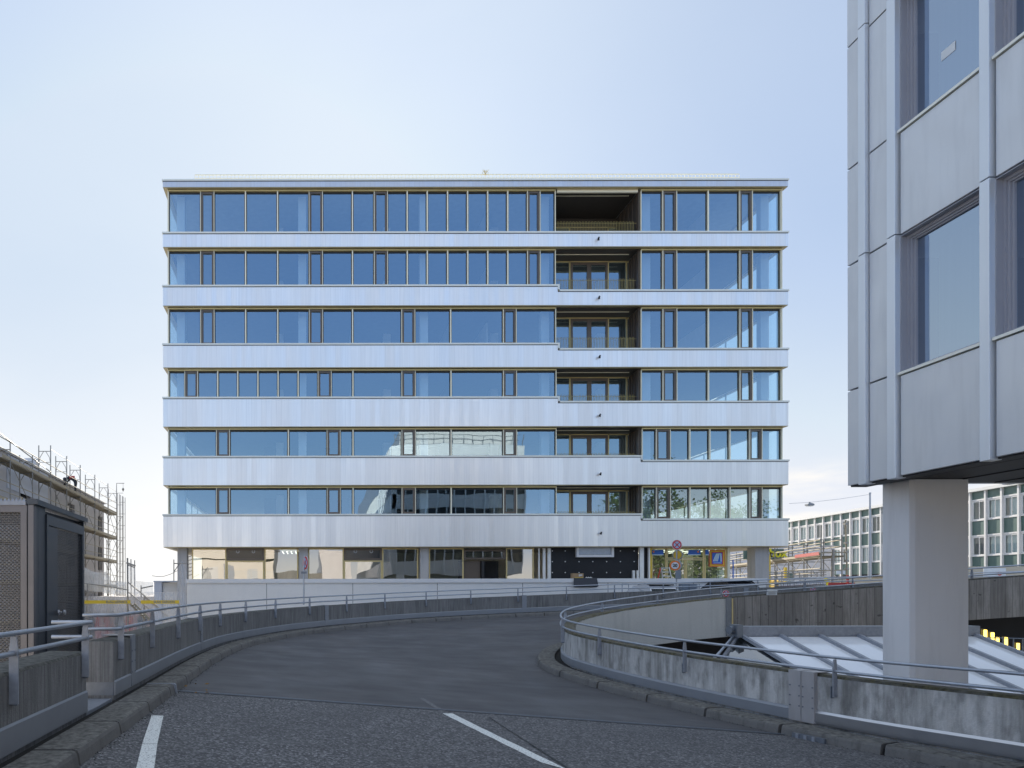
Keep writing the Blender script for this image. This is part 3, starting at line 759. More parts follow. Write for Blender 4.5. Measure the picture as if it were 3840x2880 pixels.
# step ladder in front of the shop glass
sl_ = thing('step_ladder', 'aluminium step ladder with a red side rail before the shop door', 'ladder', (P(2490, 2200, 40.3).x, 40.3, .8))
for a, c_, m_ in (((2486, 2190), (2480, 2127), 'ladder_alu'), ((2523, 2190), (2508, 2127), 'ladder_alu'), ((2462, 2190), (2478, 2128), 'sign_red')):
    MB().bar(P(*a, 40.3), P(*c_, 40.2 if m_ != 'sign_red' else 40.5), .05, .05).build('side_rail', m_, sl_)
for i in range(4):
    v = 2130+i*15; MB().bar(P(2481+i*1.4, v, 40.25), P(2509+i*3.4, v, 40.25), .05, .05).build('tread', 'ladder_alu', sl_)
# ================================================================ ground and ramp
tag(MB().quad((-900,-300,-4.5),(900,-300,-4.5),(900,1500,-4.5),(-900,1500,-4.5)).build('ground', 'far_ground'), kind='structure')
tag(MB().quad((2,32.6,.30),(34,33.6,.62),(34,39.3,.62),(2,39.3,.30)).build('street', 'asphalt_fine'), kind='structure')
outer_pts = [(-2.70,9.35,.15),(-2.70,11.4,.155),(-2.69,13.8,.165),(-2.62,16.1,.17),(-2.40,18.7,.17),(-1.81,21.1,.185),(-.9,23.3,.22),(.33,25.2,.264),(1.83,26.9,.315),(3.57,28.4,.385),(5.5,29.5,.454),(7.55,30.2,.524),(9.7,30.6,.60),(11.9,30.8,.68),(14,31,.745),(16.1,31.1,.80),(18.2,31.3,.86),(24,31.6,1.05),(34,32,1.35)]
OUT = smooth(outer_pts, .5)
inner_pts = [(12.4,-6,-.62),(11.9,0,-.6),(10.9,4,-.57),(9.85,6.5,-.55),(8.9,8.65,-.535),(8.1,10.5,-.52),(7.25,13.2,-.45),(6.65,15.2,-.34),(6.42,16.9,-.24),(6.75,18.3,-.13),(7.55,19.7,.0),(9.0,20.9,.17),(10.7,21.3,.37),(12.9,21.3,.60),(17,20.6,.93),(21.2,20.3,1.25),(30,19.6,1.8)]
INN = smooth(inner_pts, .4)
stub_pts = [Vector((-2.72,-6,.14)), Vector((-2.72,8.26,.14))]
# --- outer wall
OW = thing('ramp_wall', 'long curved board-marked concrete parapet along the outer left edge of the ramp', 'wall', (-2.7, 9.35, 0))
MB().sweep(OUT, [(0,-.15),(0,.74),(-.03,.76),(-.38,.76),(-.40,.74),(-.40,-4.6),(-.25,-4.6)], 1).build('wall_body', 'ramp_concrete', OW)
MB().sweep(OUT, [(.004,.02),(.02,.02),(.024,.20),(.004,.22)], 1).build('flashing', 'flash_metal', OW)
def covers(path, dists, w, mat_, par, side=1, h0=.03, h1=.79, th=.42, out=.02):
    acc = 0; k = 0
    for a, b_ in zip(path, path[1:]):
        l = (b_-a).length
        while k < len(dists) and dists[k] <= acc+l:
            t = (dists[k]-acc)/l; p = a.lerp(b_, t); d = (b_-a); d.z = 0; d.normalize()
            q = [p-d*w/2, p+d*w/2]
            b = MB(); b.sweep(q, [(.002,h0),(out+.008,h0),(out+.008,h1),(-th,h1),(-th,h1-.012),(.002,h1-.012)], side)
            sc = MB()
            for zz in (.3, .5, .7):
                for s_ in (-.38, .38):
                    c_ = p+d*w*s_; nr = Vector((d.y, -d.x, 0))*side; sc.disc(c_+nr*(out+.012)+Vector((0,0,zz*h1)), nr, .012, .008, 8)
            o = b.build('joint_cover', mat_, par); sc.build('screw', 'galv_dark', o)
            k += 1
        acc += l
covers(OUT, (.95, 6.9, 16.9, 27.5, 38), .22, 'flash_metal', OW)
MB().sweep([Vector((-2.70,9.345,.15)), Vector((-2.70,9.36,.15))], [(.0,.02),(.0,.20),(-.40,.20),(-.40,.02)], 1).build('end_flashing', 'galv_dark', OW)
# thin metal tray in the gap between the two walls
SW = thing('ramp_wall', 'short straight concrete parapet nearest the camera at the left, with a galvanised rail', 'wall', (-2.9, 4, 0))
MB().sweep(stub_pts, [(0,-.15),(0,.70),(-.03,.73),(-.42,.74),(-.45,.72),(-.45,-4.6),(-.25,-4.6)], 1).build('wall_body', 'ramp_concrete', SW)
MB().sweep(stub_pts, [(.004,.0),(.02,.0),(.024,.24),(.004,.26)], 1).build('flashing', 'flash_metal', SW)
tag(MB().box(-3.2, -2.72, 8.28, 9.33, -.2, .13).build('gap_tray', 'galv'), 'flat metal tray bridging the gap between the two left parapets', 'sheet metal')
# --- inner wall: split where the board-marked part begins
k_split = min(range(len(INN)), key=lambda i: abs(INN[i].x/INN[i].y*F+CX-2712) if INN[i].y > 19 and INN[i].x > 10 else 9e9)
IW = thing('ramp_wall', 'stained concrete parapet curving round the inner nose of the ramp, moss on top', 'wall', (6.4, 17, 0))
in_prof = [(0,-.15),(0,.75),(-.03,.79),(-.28,.79),(-.31,.75),(-.31,-.42),(-.12,-.42)]
MB().sweep(INN[:k_split+1], in_prof, -1).build('wall_body', 'inner_concrete', IW)
# smooth lining of the far branch, inner face
far = [p for p in INN[:k_split+1] if p.y > 17.6]
lin = MB().sweep(far, [(-.315,-.43),(-.315,.74),(-.325,.74),(-.325,-.43)], -1).build('inner_face', 'smooth_concrete', IW)
MB().sweep(INN[:k_split+1], [(.004,.0),(.045,.0),(.05,.17),(.025,.20),(.004,.21)], -1).build('flashing', 'flash_metal', IW, smooth=False)
near_m = [p for p in INN if p.y < 10.95]
MB().sweep(near_m, [(.052,.01),(.056,.01),(.062,.18),(.03,.215),(.026,.212)], -1).build('bright_flashing', 'bright_metal', IW)
acc = 0; dd = []
for a, b_ in zip(INN, INN[1:]):
    if a.y <= 11.15 < b_.y: dd.append(acc)
    acc += (b_-a).length
covers(INN, (dd[0]+.0, dd[0]+.21), .20, 'cover_metal', IW, -1, h0=0, h1=.81, th=.36, out=.07)
BW = thing('ramp_wall', 'dark board-marked concrete edge of the upper ramp, behind the grey pillar', 'wall', (20, 20.5, 0))
BP = INN[k_split:]
MB().sweep([p+Vector((.0,0,0)) for p in BP], [(0,-.15),(0,.75),(-.03,.79),(-.30,.79),(-.33,.75),(-.33,-.42),(-.12,-.42)], -1).build('wall_body', 'board_concrete', BW)
a = BP[0]; MB().box(a.x-.16, a.x+.0, a.y-.36, a.y-.331, a.z-.42, a.z+.77).build('joint_cover', 'galv_dark', BW)
MB().box(a.x+.0, a.x+.035, a.y-.375, a.y-.34, a.z-.05, a.z+.74).build('rusty_strip', 'gold_frame', BW)
# --- kerbs made of separate stones
def kerb(path, side, o0, o1, L, lo, hi, label):
    path = [p for p in path if lo <= p.y and p.x < hi]
    b = MB(); pts = resample(path, L)
    dense = resample(path, L/6)
    for i in range(0, len(dense)-6, 6):
        seg = dense[i:i+7]
        seg = [seg[0].lerp(seg[1], .10)]+seg[1:-1]+[seg[-1].lerp(seg[-2], .10)]
        j = random.uniform(-.004, .004)
        b.sweep([p+Vector((0,0,j)) for p in seg], [(o0,-.15),(o0,-.005),(o0+.012,0),(o1-.05,0),(o1-.015,-.012),(o1,-.045),(o1+.02,-.15)], side)
    tag(b.build('kerb', 'kerb_stone'), kind='structure')
    b = MB().sweep(dense, [(o0+.02,-.16),(o0+.02,-.07),(o1-.07,-.07),(o1-.05,-.16)], side)
    tag(b.build('kerb_bedding', 'sealant'), kind='structure')
    g = MB().sweep(dense, [(.01,-.16),(.01,-.045),(o0+.01,-.05),(o0+.01,-.16)], side)
    tag(g.build('gutter', 'debris'), kind='structure')
full_out = resample([Vector((-2.70,-6,.14)), Vector((-2.70,9.3,.15))], .5)[:-1]+OUT
kerb(full_out, 1, .15, .57, 1.36, -6, 40, '')
kerb(INN, -1, .20, .62, 1.36, -6, 31, '')
# --- banked road deck between the kerbs
KO = offset(full_out, .58, -.145, 1); KI = offset(INN, .63, -.145, -1)
def nearest(path, x, y): return min(range(len(path)), key=lambda i: (path[i].x-x)**2+(path[i].y-y)**2)
knots = [((-2.1,-6),(11.8,-6)),((-2.1,3),(10.6,3)),((-2.1,10.65),(7.35,10.65)),((-2.0,16),(6.0,15)),((-.4,22.5),(5.9,17)),((5.6,28.9),(6.6,19.2)),((9.8,30),(8.3,21.3)),((14,30.4),(11,21.9)),((18,30.7),(15,21.6)),((33.5,31.4),(29.5,20.2))]
ki = [(nearest(KO, *a), nearest(KI, *b)) for a, b in knots]
def seg(path, i0, i1, n):
    s = path[i0:i1+1]
    if len(s) < 2: return [path[i0]]*(n+1)
    acc = [0]
    for a, b in zip(s, s[1:]): acc.append(acc[-1]+(b-a).length)
    out = []
    for i in range(n+1):
        d = acc[-1]*i/n; k = 0
        while k < len(s)-2 and acc[k+1] < d: k += 1
        out.append(s[k].lerp(s[k+1], min(1, (d-acc[k])/max(1e-9, acc[k+1]-acc[k]))))
    return out
def deck(name, m, k0, k1):
    b = MB(); rows_ = []
    for k in range(k0, k1):
        n = 14; o = seg(KO, ki[k][0], ki[k+1][0], n); i_ = seg(KI, ki[k][1], ki[k+1][1], n)
        for q in range(n+(1 if k == k1-1 else 0)): rows_.append((o[q], i_[q]))
    nx = 18
    for o, i_ in rows_:
        for j in range(nx+1):
            t = j/nx; b.v.append(tuple(o.lerp(i_, t)))
    for r in range(len(rows_)-1):
        for j in range(nx):
            a = r*(nx+1)+j; b.f.append((a, a+1, a+nx+2, a+nx+1))
    return tag(b.build(name, m, smooth=True), kind='structure'), rows_
nr_, rn = deck('road', 'asphalt_coarse', 0, 2)
fr_, rf = deck('road', 'asphalt_fine', 2, len(knots)-1)
def road_z(x, y):
    best = None
    for rows_ in (rn, rf):
        for (o, i_) in rows_:
            t = ((x-o.x)*(i_.x-o.x)+(y-o.y)*(i_.y-o.y))/max(1e-9, (i_.x-o.x)**2+(i_.y-o.y)**2)
            t = max(0, min(1, t)); p = o.lerp(i_, t); d = (p.x-x)**2+(p.y-y)**2
            if best is None or d < best[0]: best = (d, p.z)
    return best[1]
def road_pt(u, v, h=.004):
    z = 0
    for _ in range(12):
        Y = (EYE-z)*F/((v-CY)+ROLL*(u-CX)); x = X_(u, Y, v); z = road_z(x, Y)
    return Vector((x, Y, z+h))
def strip(name, m, quads, h=.004):
    b = MB()
    for q in quads:
        c = [road_pt(*p, h) for p in q]; n = 10
        for i in range(n):
            t0, t1 = i/n, (i+1)/n
            A, B_ = c[0].lerp(c[3], t0), c[1].lerp(c[2], t0); C_, D = c[1].lerp(c[2], t1), c[0].lerp(c[3], t1)
            pts = []
            for p in (A, B_, C_, D): pts.append((p.x, p.y, road_z(p.x, p.y)+h))
            b.quad(*pts)
    return tag(b.build(name, m), kind='structure')
strip('road_marking', 'road_paint', [((569,2683),(613,2685),(590,2790),(533,2790)),((533,2791),(590,2791),(576,2900),(506,2900))])
a0, a1 = road_pt(1660, 2676), road_pt(1692, 2676)
strip('road_marking', 'road_paint', [((1660,2676),(1697,2676),(2130,2888),(2030,2860))])
strip('road_marking', 'worn_paint', [((1570,2617),(1585,2617),(1672,2668),(1650,2668))])
strip('road_crack', 'sealant', [((1832,2690),(1836,2690),(2138,2885),(2128,2885))], .006)
# expansion joint across the deck
ja, jb = rf[0]
jp = [ja.lerp(jb, i/24) for i in range(25)]
b = MB(); b.sweep(jp, [(-.055,-.02),(-.055,.010),(-.025,.010),(-.025,-.02)], 1); b.sweep(jp, [(.030,-.02),(.030,.012),(.055,.012),(.055,-.02)], 1)
tag(b.build('expansion_joint', 'galv_dark'), kind='structure')
tag(MB().sweep(jp, [(-.085,-.02),(-.085,.004),(-.056,.006),(-.024,.004),(.029,.005),(.056,.006),(.075,.004),(.075,-.02)], 1).build('joint_sealant', 'sealant'), kind='structure')
# kerb joint plate, left
b = MB(); y_ = 10.62
b.sweep([Vector((-2.70,y_,.155)), Vector((-2.70,y_+.05,.155))], [(.15,-.01),(.15,.006),(.575,.006),(.60,-.02),(.62,-.15),(.60,-.15),(.56,-.012)], 1)
tag(b.build('expansion_joint', 'galv'), kind='structure')
# pale stains, damp patch and leaves
def blob(name, m, c, rx, ry, h=.005, seed=1):
    rnd = random.Random(seed); b = MB(); p0 = road_pt(*c, h); pts = []
    for i in range(26):
        a = 2*math.pi*i/26; k = 1+.35*math.sin(3*a+seed)+.15*rnd.uniform(-1, 1)
        x, y = p0.x+rx*k*math.cos(a), p0.y+ry*k*math.sin(a); pts.append((x, y, road_z(x, y)+h))
    for i in range(26): b.quad(tuple(p0), pts[i], pts[(i+1) % 26])
    return tag(b.build(name, m), kind='structure')
b = MB()
for i in range(46):
    u, v = (random.uniform(660, 800), random.uniform(2560, 2600)) if i < 10 else (random.uniform(400, 700), 0)
    if i >= 10: v = 2784 + (u-364)*(-.79) + random.uniform(4, 26)-2; 
    if i >= 10: continue
    p = road_pt(u, v, .012); a = random.uniform(0, 6.3); s = random.uniform(.02, .05)
    d = Vector((math.cos(a)*s, math.sin(a)*s, .004)); e = Vector((-math.sin(a)*s*.5, math.cos(a)*s*.5, .01)); b.quad(p-d, p-e, p+d, p+e)
tag(b.build('fallen_leaves', 'leaf_litter'), 'small ochre fallen leaves scattered beside the left kerb', 'leaves', kind='stuff')
# drain inlet in the right kerb
pd = offset(INN, .64, -.14, -1); kd = nearest(pd, 7.55, 10.5); p = pd[kd]; d = (pd[kd+1]-pd[kd-1]).normalized(); b = MB()
gr = thing('drain_inlet', 'dark slotted drain inlet set into the right kerb', 'drain', tuple(p))
b.bar(p-d*.24, p+d*.24, .06, .14).build('inlet_frame', 'galv_dark', gr)
b = MB()
for i in range(3): b.bar(p-d*(.12-.12*i)+Vector((-.035,0,0)), p-d*(.08-.12*i)+Vector((-.035,0,0)), .03, .13)
b.build('inlet_bar', 'galv', gr)
# ---------------------------------------------------------------- railings
def railing(label, path, side, posts, ztop=1.1, zmid=.90, zbot=.48, off=.045, ext=None, loc=None, rust=False, plate=False):
    rp = offset(path, off, 0, side)
    T = thing('railing', label, 'railing', loc or tuple(path[0]))
    for z, nm in ((ztop, 'top_rail'), (zmid, 'lower_rail')):
        pts = [p+Vector((0,0,z)) for p in rp]
        if ext: pts = [pts[0]+Vector(ext)]+pts
        MB().tube(pts, .0245, 10).build(nm, 'galv_rail', T, smooth=True)
    acc = 0; k = 0; L_ = 0
    for a, b_ in zip(rp, rp[1:]):
        l = (b_-a).length
        while k < len(posts) and posts[k] <= acc+l:
            p = a.lerp(b_, (posts[k]-acc)/l); d = (b_-a).normalized(); d.z = 0; nr = Vector((d.y, -d.x, 0))*side
            pb = MB(); pb.bar(p+Vector((0,0,zbot)), p+Vector((0,0,ztop-.02)), .014, .085, d.cross(Vector((0,0,1))) ) if False else None
            # flat plate post, wide across the wall
            h = .042; t = .008; v0 = len(pb.v)
            for zz, hh in ((zbot, h), (ztop-.16, h), (ztop-.03, h*.62)):
                for s1, s2 in ((-1,-1),(1,-1),(1,1),(-1,1)): pb.v.append(tuple(p+nr*hh*s1+d*t*s2+Vector((0,0,zz))))
            for q in range(2):
                for j in range(4): pb.f.append((v0+q*4+j, v0+q*4+(j+1)%4, v0+q*4+4+(j+1)%4, v0+q*4+4+j))
            pb.f += [(v0,v0+3,v0+2,v0+1),(v0+8,v0+9,v0+10,v0+11)]
            po = pb.build('post', 'galv', T)
            br = MB(); c_ = p-nr*(off-.008)+d*.05+Vector((0,0,zbot+.07)); br.bar(c_-Vector((0,0,.09)), c_+Vector((0,0,.09)), .014, .1, nr)
            if plate:
                c_ = p-nr*(off-.008)+Vector((0,0,zbot+.05)); br.bar(c_-Vector((0,0,.08)), c_+Vector((0,0,.08)), .20 if abs(d.y) > .5 else .2, .015, nr)
            br.build('bracket', 'galv_dark', po)
            k += 1
        acc += l
    return T
railing('two-tube galvanised railing on the short parapet nearest the camera at left', resample(stub_pts, 1), 1, [1.6, 3.75, 5.9, 8.0, 10.1, 12.15, 14.1], 1.08, .90, .44, ext=None, loc=(-2.7,-6,.14))
b = MB(); 
for z in (1.22, 1.04): b.tube([(-2.675,8.26,z),(-2.68,8.33,z),(-2.75,8.36,z),(-3.17,8.36,z)], .0245, 10)
rr = b.build('return_rail', 'galv_rail', bpy.data.objects['railing'], smooth=True)
lens = [0]
for a, b_ in zip(OUT, OUT[1:]): lens.append(lens[-1]+(b_-a).length)
def dist_at_u(path, u):
    acc = 0; best = (9e9, 0)
    for a, b_ in zip(path, path[1:]):
        uu = a.x/a.y*F+CX
        if abs(uu-u) < best[0] and a.y > 8: best = (abs(uu-u), acc)
        acc += (b_-a).length
    return best[1]
pd_ = []
for i in range(19):
    pd_.append(.3 + i*2.27)
railing('long two-tube galvanised railing following the outer curved parapet', OUT, 1, [.2, 2.1, 4.3, 6.6, 8.9, 11.2, 13.5]+[13.5+2.27*i for i in range(1, 14)], 1.12, .93, .50, ext=(-.46,-.02,0), loc=tuple(OUT[0]))
acc = 0; ipost = []
for a, b_ in zip(INN, INN[1:]):
    acc += (b_-a).length
def di(x, y):
    k = nearest(INN, x, y); return sum((INN[i+1]-INN[i]).length for i in range(k))
ps = sorted([di(8.08,10.55), di(7.25,13.2), di(6.63,15.3), di(6.45,17.4), di(7.2,19.25), di(8.9,20.9), di(10.8,21.3), di(12.9,21.3), di(9.95,6.3), di(11,3.6)]+[di(12.9,21.3)+2.35*i for i in range(1, 8)])
railing('galvanised railing looping round the mossy inner nose and up the inner edge of the ramp', INN, -1, ps, 1.08, .87, .47, loc=(6.4,17,0))
# ---------------------------------------------------------------- under the ramp
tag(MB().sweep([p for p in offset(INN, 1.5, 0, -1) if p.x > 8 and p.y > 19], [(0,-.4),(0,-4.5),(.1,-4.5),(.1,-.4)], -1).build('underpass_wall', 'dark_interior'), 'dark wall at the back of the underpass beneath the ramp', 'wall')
for i, (u, v0, v1) in enumerate(((3695,2362,2428),(3722,2372,2445),(3741,2390,2452),(3773,2390,2462),(3818,2412,2490))):
    y = 19.0+.4*i; a = P(u, v0, y); c_ = P(u, v1+40, y)
    T = thing('tube_lamp', '%s glowing yellow tube lamp under the ramp, counted from the pillar' % ('first','second','third','fourth','fifth')[i], 'lamp', tuple(c_), 'yellow tube lamps in the underpass')
    MB().tube([c_, a], .036, 10).build('tube', 'lamp_yellow', T)
    MB().box(a.x-.07, a.x+.07, y+.06, y+.10, c_.z-.05, a.z+.03).build('lamp_back', 'gasket', T)
for i, u in enumerate((3274, 3302)):
    a = P(u, 2413, 19.3); tag(MB().box(a.x-.06, a.x+.06, 19.3, 19.35, a.z-.06, a.z+.05).build('tube_lamp', 'lamp_yellow'), ('short yellow lamp glimpsed above the skylight left of the pillar', 'yellow lamp at the very edge of the pillar above the skylight')[i], 'lamp', 'yellow tube lamps in the underpass')
T = thing('underpass_railing', 'thin dark handrail under the ramp in front of the yellow lamps', 'railing', (17.5, 18.2, -2))
MB().tube([P(3560, 2388, 18.2), P(3900, 2396, 18.2)], .014, 6).build('handrail', 'galv_dark', T)
for u in (3640, 3672, 3690, 3712, 3760, 3800, 3835): MB().bar(P(u, 2390+(u-3600)*.03, 18.2), P(u, 2600, 18.2), .03, .02).build('baluster', 'galv_dark', T)
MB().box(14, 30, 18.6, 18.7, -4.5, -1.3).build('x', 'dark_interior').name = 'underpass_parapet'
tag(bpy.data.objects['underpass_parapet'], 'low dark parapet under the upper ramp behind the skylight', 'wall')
# ---------------------------------------------------------------- skylight in the loop
SK = thing('skylight', 'large sloping skylight of frosted panes with grey rafters inside the ramp loop', 'skylight', (12.3, 13.3, -1.4))
xa, xb, yr, zr = 9.72, 15.0, 15.5, .58
def zk(y): return zr-.32*(yr-y)
nb = 6; ye = 10.62
for i in range(nb):
    a, c_ = xa+(xb-xa)*i/nb, xa+(xb-xa)*(i+1)/nb
    b = MB(); b.quad((a+.04,yr-.1,zk(yr-.1)),(a+.04,ye,zk(ye)),(c_-.04,ye,zk(ye)),(c_-.04,yr-.1,zk(yr-.1)))
    b.quad((a+.04,yr-.1,zk(yr-.1)-.03),(c_-.04,yr-.1,zk(yr-.1)-.03),(c_-.04,ye,zk(ye)-.03),(a+.04,ye,zk(ye)-.03))
    b.build('pane', 'frosted', SK)
for i in range(nb+1):
    a = xa+(xb-xa)*i/nb; MB().bar((a,yr-.1,zk(yr-.1)+.03),(a,ye,zk(ye)+.03), .07, .07).build('rafter', 'galv', SK)
MB().box(xa-.05, xb+.1, yr-.1, yr+.15, zr-.02, zr+.20).build('ridge_beam', 'galv', SK)
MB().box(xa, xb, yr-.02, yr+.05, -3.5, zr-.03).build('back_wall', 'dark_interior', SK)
b = MB(); b.box(xa-.16, xa-.03, yr-.2, yr+.1, zr-.05, zr+.24); b.disc((xa-.2, yr-.05, zr+.12), (1,.3,0), .09, .16, 12); b.build('motor_bracket', 'galv_dark', SK)
b = MB(); b.bar((xa-.1, yr, zr+.0), (xa-1.45, yr-1.3, zr-.55), .035, .035); b.bar((xa-.1, yr, zr-.05), (xa-1.5, yr-1.2, zr-.62), .03, .03); b.build('tie_rod', 'galv_rail', SK)
b = MB(); b.quad((xa,yr,zr-.05),(xa,ye,zk(ye)-.04),(xa-.9,ye,zk(ye)-.5),(xa-1.3,yr-1.1,zr-.8)); sd_ = b.build('side_pane', 'clear_glass', SK)
for a, c_ in (((xa,yr-1.8,zk(yr-1.8)),(xa-1.1,yr-1.9,zr-1.0)), ((xa,yr-3.1,zk(yr-3.1)),(xa-1.0,yr-3.1,zr-1.3)), ((xa-.02,yr,zr-.03),(xa-1.3,yr-1.1,zr-.78))): MB().bar(a, c_, .05, .05).build('side_rafter', 'galv', SK)
MB().box(xa-1.4, xb+.4, ye-.3, yr+.4, -4.4, -2.2).build('curb', 'grey_render', SK)
# ---------------------------------------------------------------- road signs
def no_stop(T, c, nrm, r, slash2=True, par=None):
    c, nrm = Vector(c), Vector(nrm).normalized()
    pl = MB().disc(c, nrm, r, .012).build('sign_plate', 'sign_white', T)
    f = c-nrm*0
    front = -nrm if nrm.y > 0 else nrm
    MB().disc(c+front*.010, nrm, r*.92, .004).build('sign_ring', 'sign_red', pl)
    MB().disc(c+front*.015, nrm, r*.66, .004).build('sign_field', 'sign_blue', pl)
    up = Vector((0,0,1)); x = nrm.cross(up).normalized(); b = MB()
    for s in ((1, 1), (1, -1)) if slash2 else ((1, 1),):
        a = (x*s[0]+up*s[1]).normalized(); b.bar(c+front*.021-a*r*.68, c+front*.021+a*r*.68, .0035, r*.17, a.cross(front))
    b.build('sign_cross', 'sign_red', pl)
    return pl
ys = 26.4
p = P(1139, 2150, ys); q = P(1144, 2111, ys)
T = thing('road_sign', 'no-stopping sign turned almost edge-on, on a thin pole left of centre', 'road sign', (p.x, ys, .2))
MB().tube([P(1139, 2268, ys), P(1139, 2150, ys), P(1142, 2080, ys)], .03, 8).build('pole', 'galv_rail', T)
no_stop(T, q+Vector((.02,-.06,0)), (-.96, -.36, 0) if False else (.93, .38, 0), .27)
MB().box(p.x-.10, p.x+.12, ys-.05, ys+.05, Z_(2151, ys), Z_(2143, ys)).build('clamp_lamp', 'galv_dark', T)
ys = 33.0
T = thing('road_sign', 'tall pole with a no-stopping disc above a yellow back and a 20 limit sign', 'road sign', (X_(2537, ys), ys, .3))
MB().tube([P(2537, 2240, ys), P(2538, 2030, ys)], .035, 8).build('pole', 'galv_rail', T)
no_stop(T, P(2538, 2043, ys-.05), (0, 1, 0), .245)
c_ = P(2541, 2081, ys-.02); dv = (.80, .6, 0)
o = MB().disc(c_, dv, .245, .014).build('sign_plate', 'sign_back', T); MB().ring(c_-Vector(dv)*.012, dv, 0.001, .2).build('sign_back_face', 'yellow_hoard', o)
c_ = P(2531, 2121, ys-.07); o = MB().disc(c_, (.25, 1, 0), .24, .012).build('sign_plate', 'sign_orange', T)
MB().disc(c_-Vector((.25,1,0))*.010, (.25, 1, 0), .165, .006).build('sign_field', 'sign_white', o)
text_mesh('20', .21, c_-Vector((.25,1,0))*.016, (R(90), 0, R(-14)), 'sign_number', 'sign_black', o, .002, .008)
MB().disc(P(2545, 2119, ys+.03), (-.5, 1, 0), .24, .012).build('rear_plate', 'sign_back', T)
c_ = P(2543, 2155, ys-.08); MB().box(c_.x-.14, c_.x+.14, ys-.10, ys-.085, c_.z-.21, c_.z+.21).build('sign_panel', 'sign_back', T, bevel=.004)
for (u, v, y, rr, lab) in ((2722, 2226, 30.6, .155, 'small no-stopping sign on the outer parapet right of the pole'), (3048, 2212, 30.9, .125, 'half hidden no-stopping sign low on the far parapet')):
    p = P(u, v, y); T = thing('road_sign', lab, 'road sign', (p.x, y, p.z-.4)); no_stop(T, p, (0, 1, 0), rr); MB().bar((p.x, y+.03, p.z-.45), (p.x, y+.03, p.z+.1), .03, .03).build('bracket', 'galv_dark', T)
p = P(2893, 2219, 20.55)
T = thing('notice_plate', 'white notice plate with grey lines clamped to the inner ramp railing', 'sign', (p.x, 20.55, p.z-.1))
MB().box(p.x-.15, p.x+.155, 20.53, 20.545, p.z-.10, p.z+.0).build('plate', 'sign_white', T); MB().box(p.x-.155, p.x+.15, 20.50, 20.515, p.z+.012, p.z+.075).build('upper_plate', 'sign_white', T)
b = MB(); 
for i in range(3): b.box(p.x-.11, p.x+.11, 20.522, 20.528, p.z-.03-.022*i, p.z-.022-.022*i)
b.build('printed_lines', 'galv_dark', T)

# tyre-darkened lanes, patch repairs and grit along the kerb feet
def lane(t0, name, m, w):
    b = MB(); pts = []
    for (o, i_) in rf[1:60]:
        p = o.lerp(i_, t0+.012*math.sin(len(pts)*.35)); pts.append(p)
    for a, c_ in zip(pts, pts[1:]):
        d = (c_-a); d.z = 0
        if d.length < 1e-4: continue
        n_ = Vector((d.y, -d.x, 0)).normalized()*w/2
        q = [a-n_, a+n_, c_+n_, c_-n_]; b.quad(*[(p.x, p.y, road_z(p.x, p.y)+.004) for p in q])
    return tag(b.build(name, m), kind='structure')
b = MB(); rnd = random.Random(4)
for path, side, o0 in ((full_out, 1, .585), (INN, -1, .635)):
    dn = resample(path, .05); off = offset(dn, o0, -.145, side)
    for p in off:
        if not (5 < p.y < 20) or rnd.random() < .35: continue
        for _ in range(2):
            r = abs(rnd.gauss(0, .05)); q = Vector((p.x+rnd.uniform(-.03,.03)+(r if side > 0 else -r), p.y+rnd.uniform(-.04,.04), p.z+.006)); s_ = rnd.uniform(.004, .013)
            b.quad(q+Vector((-s_,0,0)), q+Vector((0,-s_,.004)), q+Vector((s_,0,0)), q+Vector((0,s_,.006)))
tag(b.build('grit', 'debris'), 'loose dark grit gathered along the kerb edges', 'grit', kind='stuff')
# ================================================================ aluminium building at the right
AB = thing('office_building', 'aluminium panelled office building raised on a grey pillar, cropped at the right edge', 'office building', (14, 0, -4.5))
XF, Y1 = 8.32, 10.58
zj = [3.2, 4.67, 6.60, 8.09, 9.98, 11.5, 13.4, 14.9, 16.6]
fins = [(10.17, 10.30), (9.65, 9.79)] + [(8.31-1.34*i, 8.435-1.34*i) for i in range(9)]
def panel(y0, y1, z0, z1, name='cladding_panel'):
    MB().box(XF, XF+.05, y0+.008, y1-.008, z0+.012, z1-.012).build(name, 'alu_panel', AB, bevel=.006)
for (y0, y1) in fins:
    b = MB()
    for a, c_ in ((3.18, 6.62), (6.63, 10.04), (10.05, 13.46), (13.47, 16.6)): b.box(XF-.055, XF+.10, y0, y1, a, c_-.004)
    b.build('facade_fin', 'alu_fin', AB, bevel=.005)
for (a, b_) in ((10.31, 10.58), (9.80, 10.165)):
    for z0, z1 in zip(zj, zj[1:]): panel(a, b_, z0, z1)
ys_ = [(fins[i+1][1], fins[i][0]) for i in range(1, len(fins)-1)]
